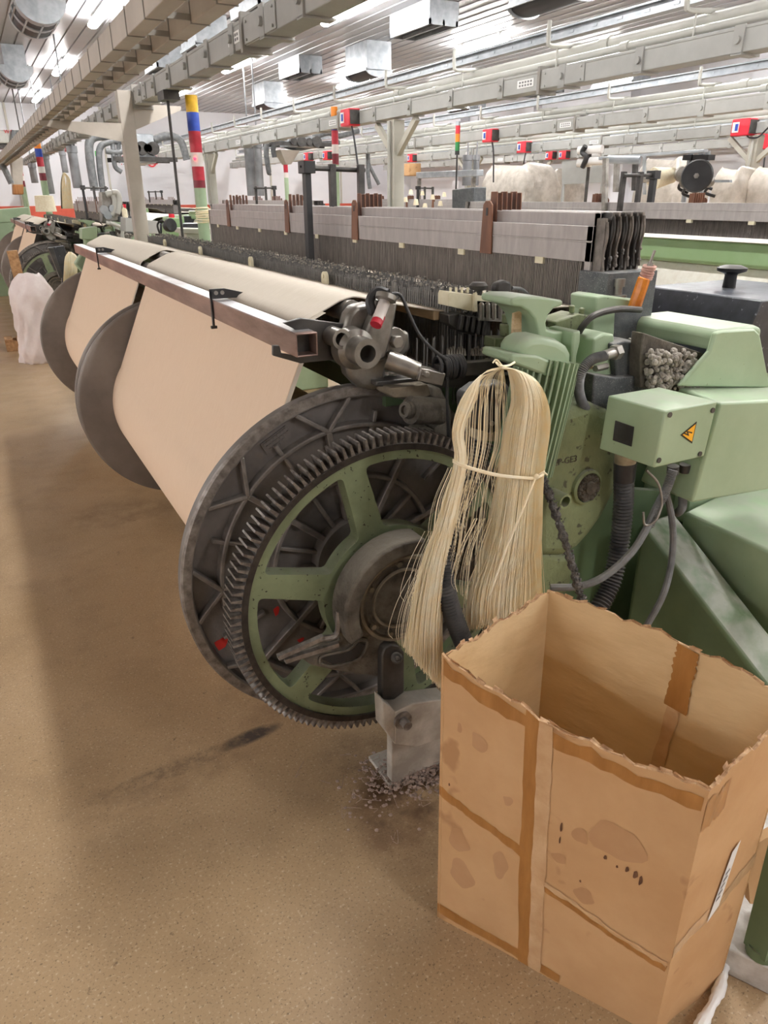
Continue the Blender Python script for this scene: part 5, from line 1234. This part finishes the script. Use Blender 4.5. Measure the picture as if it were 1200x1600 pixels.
for xx_ in (-.15, .25): MB().cyl((r.location.x + xx_, yy + .25, r.location.z + .1), (r.location.x + xx_, yy + .25, ZC - .005), .012, n=8).build('hanger_rod', STEEL_D, r)
P = pts([(16, 242), (36, 246), (36, 290), (20, 290)], y=yy); MB().prism(P, (0, .4, 0)).build('lint_bag', LADD, r, bevel=.02)
P = pts([(20, 288), (37, 288), (37, 304), (21, 304)], y=yy - .01); MB().prism(P, (0, .42, 0)).build('bag_base', WOODO, r, bevel=.02)
for P in ([(22, 204), (20, 224)], [(27, 204), (31, 224)], [(32, 204), (34, 224)], [(37, 204), (39, 220)]): MB().tube(pts(P, y=yy - .05), .05, 10).build('suction_hose', HOSE_G, r)
MB().tube(cat_(pts([(-10, 230), (6, 262), (18, 287)], y=yy - .1), 5), .06, 10).build('suction_hose', HOSE_G, r)

# ---------------------------------------------------------------- things on the back wall
yw = Y1 - .03
def poster(u0, v0, u1, v1, label, name, base, parts):
    P = [at(u0, v0, y=yw), at(u1, v0, y=yw), at(u1, v1, y=yw), at(u0, v1, y=yw)]; z0, z1 = P[2].z, P[0].z; x0, x1 = P[0].x, P[1].x
    r = thing(name, label, 'wall sign', ((x0 + x1) / 2, yw, z0)); MB().box(x0, x1, yw, yw + .008, z0, z1).build('board', base, r)
    for (a, b, c, d, mt) in parts: MB().box(x0 + (x1 - x0) * a, x0 + (x1 - x0) * b, yw - .004, yw - .001, z1 - (z1 - z0) * d, z1 - (z1 - z0) * c).build('sign_print', mt, r)
gp_ = [(.05, .95, .03, .09, SIGNR)]
for i in range(4):
    for k in range(4): gp_.append((.08 + i * .23, .18 + i * .23, .2 + k * .2, .28 + k * .2, SIGNR if (i + k) % 2 else INKG))
poster(186, 239, 199, 260, 'safety notice with rows of small red and grey pictograms on the back wall', 'safety_notice', WALLM, gp_)
poster(148, 268 - 32, 156, 244, 'green exit sign on the back wall behind the drooping hoses', 'exit_sign', SIGNG, [(.15, .45, .2, .8, WHITE), (.55, .9, .35, .6, WHITE)])
c = at(237, 253, y=yw); r = thing('prohibition_sign', 'round red prohibition sign on the back wall beside the tall cream post', 'wall sign', c)
MB().lathe(c, (0, -1, 0), [(.09, 0), (.13, 0), (.13, .01), (.09, .01)], 28, True).build('ring', SIGNR, r); MB().lathe(c, (0, -1, 0), [(0, 0), (.09, 0), (.09, .006), (0, .006)], 28).build('disc', WHITE, r)

# ---------------------------------------------------------------- left middle distance
# white plastic bag
r = MB(); c0 = at(62, 572, z=0); bx, by = .42, 8.25
N, M_ = 40, 26; V = []; F = []
for j in range(M_ + 1):
    t = j / M_; z = .86 * t; rad = (.235 - .03 * t) * (1 - max(0, (t - .72) / .28) ** 2 * .55) * (.86 + .14 * min(1, t * 8))
    for i in range(N):
        a = 2 * math.pi * i / N; w = 1 + .06 * math.sin(5 * a + t * 11) + .05 * math.sin(11 * a - t * 17) + .05 * math.sin(3 * a + t * 6) + .03 * math.sin(17 * a + t * 29)
        V.append((bx + .02 * math.sin(t * 5) + .05 * t + rad * w * math.cos(a), by + rad * w * .8 * math.sin(a), z + .012 * math.sin(4 * a + t * 7) * min(1, 6 * t)))
F = [(j * N + i, j * N + (i + 1) % N, (j + 1) * N + (i + 1) % N, (j + 1) * N + i) for j in range(M_) for i in range(N)] + [tuple(range(M_ * N, M_ * N + N)), tuple(reversed(range(N)))]
r.add(V, F); o = r.build('plastic_bag', BAG, smooth=80); tag(o, 'bulging white plastic bag standing on the floor beyond the warp beams', 'plastic bag')
m = MB(); m.bar((.42, 8.95, 0), (.36, 8.8, 1.05), .10, .03); tag(m.build('wooden_plank', PALLET), 'upright wooden plank between the white bag and the green wheel', 'plank')
m = MB()
for i in range(5): m.box(.12 + i * .12, .2 + i * .12, 8.95, 9.2, .11, .13)
for y in (8.96, 9.06, 9.16): m.box(.12, .68, y, y + .04, 0, .11)
tag(m.build('wooden_pallet', PALLET), 'small wooden pallet on the floor below the left gear wheel', 'pallet')
r = thing('monitor_panel', 'dark tilted panel with grey frame standing past the far end of the rail', 'panel', at(90, 430, y=6.6))
P = pts([(76, 387), (100, 384), (114, 428), (96, 434)], y=6.6); MB().prism(P, (0, .06, 0)).build('screen', BLACKP, r, bevel=.004)
P = pts([(75, 387), (83, 387), (99, 434), (94, 435)], y=6.58); MB().prism(P, (0, .09, 0)).build('frame', STEEL_D, r, bevel=.004)
P = pts([(97, 430), (106, 428), (106, 480), (97, 480)], y=6.62); MB().prism(P, (0, .05, 0)).build('stand', STEEL_D, r)
# cream yarn hank at the far end of the rail
r = MB()
for i in range(260):
    u = rnd(); r.tube(cat_([at(109 + random.gauss(0, 1), 394, y=6.2), at(102 + u * 18, 402, y=6.2 - .02 * rnd()), at(100 + u * 20, 425, y=6.2 - .03 * rnd()), at(99 + u * 22, 448 + random.gauss(0, 2), y=6.2)], 3), .004, 3, False)
tag(r.build('yarn_hank', HANK, smooth=60, fix=False), 'cream yarn bundle hanging below the far end of the rail', 'yarn')
r = MB()
for i in range(260):
    u = rnd(); s_ = 0 if i % 2 else 8; r.tube(cat_([at(100 + random.gauss(0, .5), 270, y=11.2), at(96 + s_ + u * 5, 280, y=11.2), at(95 + s_ + u * 8, 300, y=11.2), at(96 + s_ * 1.2 + u * 9, 326, y=11.2)], 3), .006, 3, False)
tag(r.build('yarn_hank', HANK, smooth=60, fix=False), 'pale yarn bundle hanging before the left loom in the distance', 'yarn')
# dobby-like machine head beside the left loom
r = thing('drive_head', 'dirty white machine head with curved pipes at the near end of the left loom', 'machine', (1.75, 9.6, 1.0))
P = pts([(158, 300), (186, 300), (187, 345), (160, 348)], y=9.62); MB().prism(P, (0, .2, 0)).build('body', STEEL, r, bevel=.01)
m = MB(); m.tube(cat_(pts([(166, 304), (174, 302), (180, 312), (179, 328), (174, 336)], y=9.55), 6), .035, 12); m.build('curved_pipe', PIPE, r)
m = MB(); m.tube(cat_(pts([(175, 300), (184, 302), (187, 316), (184, 334)], y=9.52), 6), .03, 12); m.build('curved_pipe', PIPE, r)
for u, v, q in ((163, 328, .05), (169, 336, .045), (176, 326, .04)):
    c = at(u, v, y=9.52); MB().cyl(c, c + Vector((0, .08, 0)), q, n=20).build('pulley', GALV, r)
m = MB(); m.tube(cat_(pts([(166, 348), (180, 352), (186, 365), (196, 378)], y=9.4), 5), .022, 8); m.tube(cat_(pts([(172, 348), (190, 356), (192, 372), (204, 380)], y=9.3), 5), .02, 8); m.build('white_hose', PIPE, r)
for ch in list(r.children): pass
ORG[loomB] = Vector(loomB.location); r.parent = loomB; r.location = Vector(r.location) - Vector(loomB.location); r.name = 'drive_head'
for k_ in ('label', 'category'): del r[k_]
c = at(71, 322, y=9.9); o = MB().lathe((c.x, c.y, c.z - .06), (0, 0, 1), [(0, 0), (.115, 0), (.1, .17), (.03, .175), (0, .175)], 28).build('yarn_spool', CONE); tag(o, 'white yarn spool standing on the left loom', 'spool')
# clutter on the far end of the near loom and on the looms beyond
def clutter(name, lb, cat, P, y, dy, m, bev=.006, ground=False):
    b_ = MB().prism(pts(P, y=y), (0, dy, 0)); Q = pts(P, y=y)
    if ground: b_.box(min(p.x for p in Q) + .03, max(p.x for p in Q) - .03, y + .02, y + dy - .02, 0, min(p.z for p in Q) + .02)
    o = b_.build(name, m, bevel=bev); return tag(o, lb, cat)
clutter('control_cabinet', 'bright green cabinet with red button left of the roped signal pole', 'cabinet', [(264, 340), (286, 341), (286, 380), (262, 380)], 6.9, .25, G_B, ground=True)
c = at(268, 337, y=6.95); tag(MB().cyl(c - Vector((0, 0, .02)), c + Vector((0, 0, .015)), .025, n=16).build('stop_button', REDP), 'red mushroom button on the bright green cabinet', 'button')
clutter('side_table', 'white-topped stand at the foot of the roped signal pole', 'stand', [(286, 357), (330, 358), (330, 366), (286, 365)], 6.45, .3, COLM, ground=True)
c = at(266, 352, y=6.4); r = thing('inspection_lamp', 'black round lamp head leaning at the far end of the near loom', 'lamp', c)
MB().lathe(c, Vector((.3, -.8, .2)), [(0, -.06), (.04, -.05), (.055, 0), (.05, .02), (0, .015)], 22).build('lamp_head', BLACKS, r); MB().tube(cat_(pts([(262, 352), (252, 345), (246, 352), (250, 366)], y=6.45), 5), .008, 8).build('lamp_arm', STEEL_D, r)
clutter('machine_cover', 'pale cover plate behind the foot of the tall cream post', 'cover', [(196, 340), (250, 346), (250, 366), (196, 362)], 8.7, .3, TRUNK)
clutter('green_box', 'pale green box in front of the dirty white machine head', 'box', [(128, 357), (152, 354), (152, 374), (128, 374)], 8.2, .2, G_L, ground=True)
clutter('green_housing', 'green machine housing at the left edge behind the left loom', 'housing', [(-30, 330), (45, 324), (45, 345), (-30, 350)], 14.4, .9, G_L, ground=True)
# yarn bottle beside the post
r = thing('spray_bottle', 'small cream bottle with red cap left of the tall cream post', 'bottle', at(194, 345, y=9.2))
a_, b_ = at(196, 340, y=9.2), at(194, 326, y=9.2); MB().lathe(a_, b_ - a_, [(0, 0), (.03, 0), (.03, .08), (.014, .11), (.014, .13), (0, .13)], 16).build('bottle_body', CONE, r); MB().cyl(at(194.5, 326, y=9.2), at(194, 319, y=9.2), .018, n=14).build('cap', REDP, r)

# ---------------------------------------------------------------- right middle distance
r = thing('beacon', 'thin stack beacon with red, amber and green lenses on a black rod', 'beacon', at(712, 300, x=6.2))
a_, b_ = at(712, 312, x=6.2), at(714, 240, x=6.2); bx = (a_.x, (a_.y + b_.y) / 2)
MB().cyl((bx[0], bx[1], 0), (bx[0], bx[1], b_.z), .012, n=10).build('rod', BLACKS, r)
z = at(714, 242, x=6.2).z
for mt, h in ((BLACKS, .05), (GRNT, .11), (ORAT, .10), (REDP, .10), (GALV, .05)): MB().cyl((bx[0], bx[1], z), (bx[0], bx[1], z + h), .032, n=18).build('lens', mt, r); z += h
def clx(name, lb, cat, P, x, dx, m, bev=.01, label=None):
    b_ = MB().prism(pts(P, x=x), (dx, 0, 0)); Q = pts(P, x=x)
    if name == 'operator_console': b_.box(x + .02, x + dx - .02, min(p.y for p in Q) + .05, max(p.y for p in Q) - .05, 0, min(p.z for p in Q) + .02)
    if name == 'light_panel':
        for q_ in (min(p.y for p in Q) + .06, max(p.y for p in Q) - .06): b_.box(x + .005, x + dx - .005, q_ - .02, q_ + .02, 0, min(p.z for p in Q) + .02)
    o = b_.build(name, m, bevel=bev); return tag(o, lb, cat)
clx('operator_console', 'blue-grey operator console standing left of the far frames at right', 'console', [(706, 296), (741, 292), (740, 330), (706, 330)], 4.5, .15, CHAR)
# plastic-wrapped machine
def wrapped(P, x, dx, lb, m=WRAP):
    V = pts(P, x=x); ys = [p.y for p in V]; zs = [p.z for p in V]
    N, K = 24, 14; mb = MB(); q = []
    y0, y1, z0, z1 = min(ys), max(ys), min(zs), max(zs)
    for j in range(K + 1):
        t = j / K; s = 1 - .28 * t ** 3
        for i in range(N):
            a = 2 * math.pi * i / N; ca, sa = math.cos(a), math.sin(a); e = .35
            w = 1 + .04 * math.sin(7 * a + t * 5) + .03 * math.sin(13 * a)
            q.append((x + dx / 2 + dx / 2 * s * w * math.copysign(abs(ca) ** e, ca), (y0 + y1) / 2 + (y1 - y0) / 2 * s * w * math.copysign(abs(sa) ** e, sa), z0 + (z1 - z0) * t + .03 * math.sin(3 * a + 1) * t))
    q = [(p_[0], p_[1], 0.0) for p_ in q[:N]] + q; K += 1
    mb.add(q, [(j * N + i, j * N + (i + 1) % N, (j + 1) * N + (i + 1) % N, (j + 1) * N + i) for j in range(K) for i in range(N)] + [tuple(range(K * N, K * N + N))])
    tag(mb.build('wrapped_machine', m, smooth=80), lb, 'machine')
wrapped([(746, 306), (820, 306), (815, 258), (752, 260)], 7.9, .8, 'machine top wrapped in cream plastic film, left of the tan boxes')
wrapped([(820, 306), (862, 306), (860, 266), (824, 270)], 8.9, .8, 'machine top wrapped in greyish film right of the cream wrapped one')
wrapped([(1108, 306), (1146, 306), (1142, 264), (1112, 268)], 7.2, .5, 'greyish wrapped machine left of the crumpled bundle at far right')
wrapped([(1158, 306), (1240, 306), (1235, 262), (1162, 268)], 7.4, .6, 'crumpled plastic-wrapped bundle at the right edge')
wrapped([(985, 306), (1050, 306), (1048, 249), (990, 251)], 7.6, .7, 'cream plastic-wrapped machine behind the yarn cone')
clx('cross_member', 'grey horizontal beam between the big cream column and the wrapped machine', 'beam', [(650, 269), (745, 265), (745, 275), (650, 279)], 8.2, .15, GALV)
for u_ in (655, 740): 
    q_ = at(u_, 277, x=8.28); tag(MB().box(q_.x - .03, q_.x + .03, q_.y - .03, q_.y + .03, 0, q_.z).build('support_post', STEEL), 'grey support under the ' + ('left' if u_ < 700 else 'right') + ' end of the grey horizontal beam', 'post')
clx('carton', 'tan carton high on the machine left of the grey beam', 'carton', [(627, 256), (640, 255), (640, 274), (627, 275)], 9.0, .3, CARD)
for k, (u, v, w, h) in enumerate(((621, 318, 9, 10), (634, 312, 8, 9), (650, 316, 10, 9), (664, 322, 9, 10), (676, 308, 8, 8), (688, 318, 8, 9), (642, 300, 8, 6), (660, 302, 7, 6), (694, 304, 7, 7))):
    c = at(u, v, x=6.0); q = .004 * w; tag(MB().lathe(c, (0, 0, 1), [(0, -q), (q * 1.1, -q), (q * .7, q), (q * .2, q * 1.1), (0, q * 1.1)], 18).build('yarn_cone', CONE), 'small white yarn cone in the pile beyond the near frames', 'yarn cone', 'white cones beyond the cream column')
# weft feeding gear on the far loom
r = thing('yarn_cone', 'large cream yarn cone lying on a rod above the far frames', 'yarn cone', at(1030, 278, x=5.2))
c0, c1 = at(1021, 279, x=5.2), at(1044, 275, x=5.35); MB().lathe(c0, c1 - c0, [(0, 0), (.085, 0), (.088, .01), (.06, .2), (.02, .2), (0, .2)], 32).build('wound_yarn', CONE, r); MB().cyl(at(1002, 281, x=5.2), c0, .03, .018, n=16).build('holder', STEEL, r)
clx('creel_rod', 'thin upright rod holding the large yarn cone', 'rod', [(1004, 242), (1007, 242), (1007, 304), (1004, 304)], 5.25, .02, GALV, 0)
clx('creel_beam', 'galvanised beam above the yarn cone and the black disc', 'beam', [(935, 245), (1100, 233), (1100, 238), (935, 250)], 5.3, .05, GALV, .004)
for k, (u, lb) in enumerate(((1075, 'steel creel post with black clamp left of the black disc'), (1091, 'steel creel post with black clamp behind the black disc'), (1101, 'steel creel post with black clamp right of the black disc'))):
    c = at(u, 270, x=5.4); t = at(u, 236, x=5.4); rr = thing('creel_post', lb, 'post', (c.x, c.y, 1.45)); MB().cyl((c.x, c.y, 1.45), (c.x, c.y, t.z), .022, n=14).build('rod', GALV, rr); MB().box(c.x - .04, c.x + .04, c.y - .045, c.y + .045, t.z - .07, t.z - .03).build('clamp', BLACKS, rr)
r = thing('tension_disc', 'round black disc with silver hub above the far frames', 'disc', at(1089, 275, x=5.1))
c = at(1089, 275, x=5.1); ax = Vector((-.85, -.5, .05)); MB().lathe(c, ax, [(0, -.01), (.115, -.01), (.12, 0), (.11, .012), (.03, .02), (0, .02)], 40).build('disc', BLACKS, r); MB().cyl(c + ax * .02, c + ax * .032, .02, n=6).build('hub', STEEL, r)
for k, (u, v, q) in enumerate(((1066, 272, .06), (1072, 284, .05), (1103, 270, .05), (1107, 284, .045))):
    c = at(u, v, x=5.3); rr = thing('weft_feeder', ['round steel feeder drum left of the black disc', 'lower steel feeder drum left of the black disc', 'steel feeder drum right of the black disc', 'lower steel feeder drum right of the black disc'][k], 'weft feeder', c)
    MB().lathe(c, (-.6, -.7, 0), [(0, -.08), (q * .8, -.08), (q, -.03), (q * .9, .04), (q * .3, .05), (0, .06)], 22).build('drum', STEEL, rr); MB().tube(cat_([c + Vector((0, 0, -q)), c + Vector((.02, .03, -q * 1.8)), c + Vector((.08, -.02, -q * 2.4))], 5), .012, 8).build('bracket', BLACKS, rr)
clx('feeder_rail', 'steel rail right of the black disc above the far frames', 'rail', [(1108, 281), (1140, 281), (1140, 285), (1108, 285)], 5.3, .03, GALV, 0)
for k, (u, v0, v1, w, mt) in enumerate(((944, 247, 330, 6, STEEL), (962, 246, 300, 6, STEEL), (991, 246, 298, 6, STEEL_D))):
    clx('frame_post', ['grey slotted post standing in front of the far frames', 'grey post with roller left of the yarn cone', 'dark post left of the yarn cone'][k], 'post', [(u - w / 2, v0), (u + w / 2, v0), (u + w / 2 - 2, v1), (u - w / 2 - 2, v1)], (4.05, 4.6, 4.7)[k], .03, mt, .003)
c = at(945, 252, x=4.5); tag(MB().cyl(at(950, 249, x=4.5), at(1000, 250, x=4.62), .03, n=16).build('guide_roller', GALV), 'steel roller joining the posts left of the yarn cone', 'roller')
# weft selector cluster
r = thing('weft_selector', 'cluster of white cylinders on a black spine above the far looms', 'weft selector', at(910, 240, x=6.6))
for u, v in ((904, 235), (920, 234), (903, 255), (922, 252)):
    c = at(u, v, x=6.6); MB().cyl(c, c + Vector((.06, -.16, 0)), .045, n=18).build('cylinder', WHITE, r)
MB().cyl((r.location.x + .12, r.location.y, 0), (r.location.x + .12, r.location.y, r.location.z + .1), .02, n=10).build('stand_rod', STEEL_D, r)
MB().tube(cat_(pts([(915, 228), (910, 238), (916, 246), (910, 262)], x=6.55), 5), .03, 8).build('spine', BLACKS, r)
clx('light_panel', 'pale rectangular panel behind the white cylinders', 'panel', [(878, 252), (945, 248), (945, 285), (878, 288)], 8.0, .04, TRUNK, 0)
# ================================================================ world and colour management
w = bpy.data.worlds.new('world'); sc.world = w; w.use_nodes = True
bg = w.node_tree.nodes['Background']; bg.inputs['Color'].default_value = (.9, .95, 1, 1); bg.inputs['Strength'].default_value = .05
sc.view_settings.view_transform = 'Standard'; sc.view_settings.look = 'None'; sc.view_settings.gamma = 1.0; sc.view_settings.use_curve_mapping = False
sc.view_settings.exposure = 0.62
sc.cycles.use_denoising = True; sc.cycles.max_bounces = 8; sc.cycles.diffuse_bounces = 5; sc.cycles.glossy_bounces = 3; sc.cycles.transmission_bounces = 2
sc.cycles.sample_clamp_indirect = 6.0; sc.cycles.caustics_reflective = False; sc.cycles.caustics_refractive = False
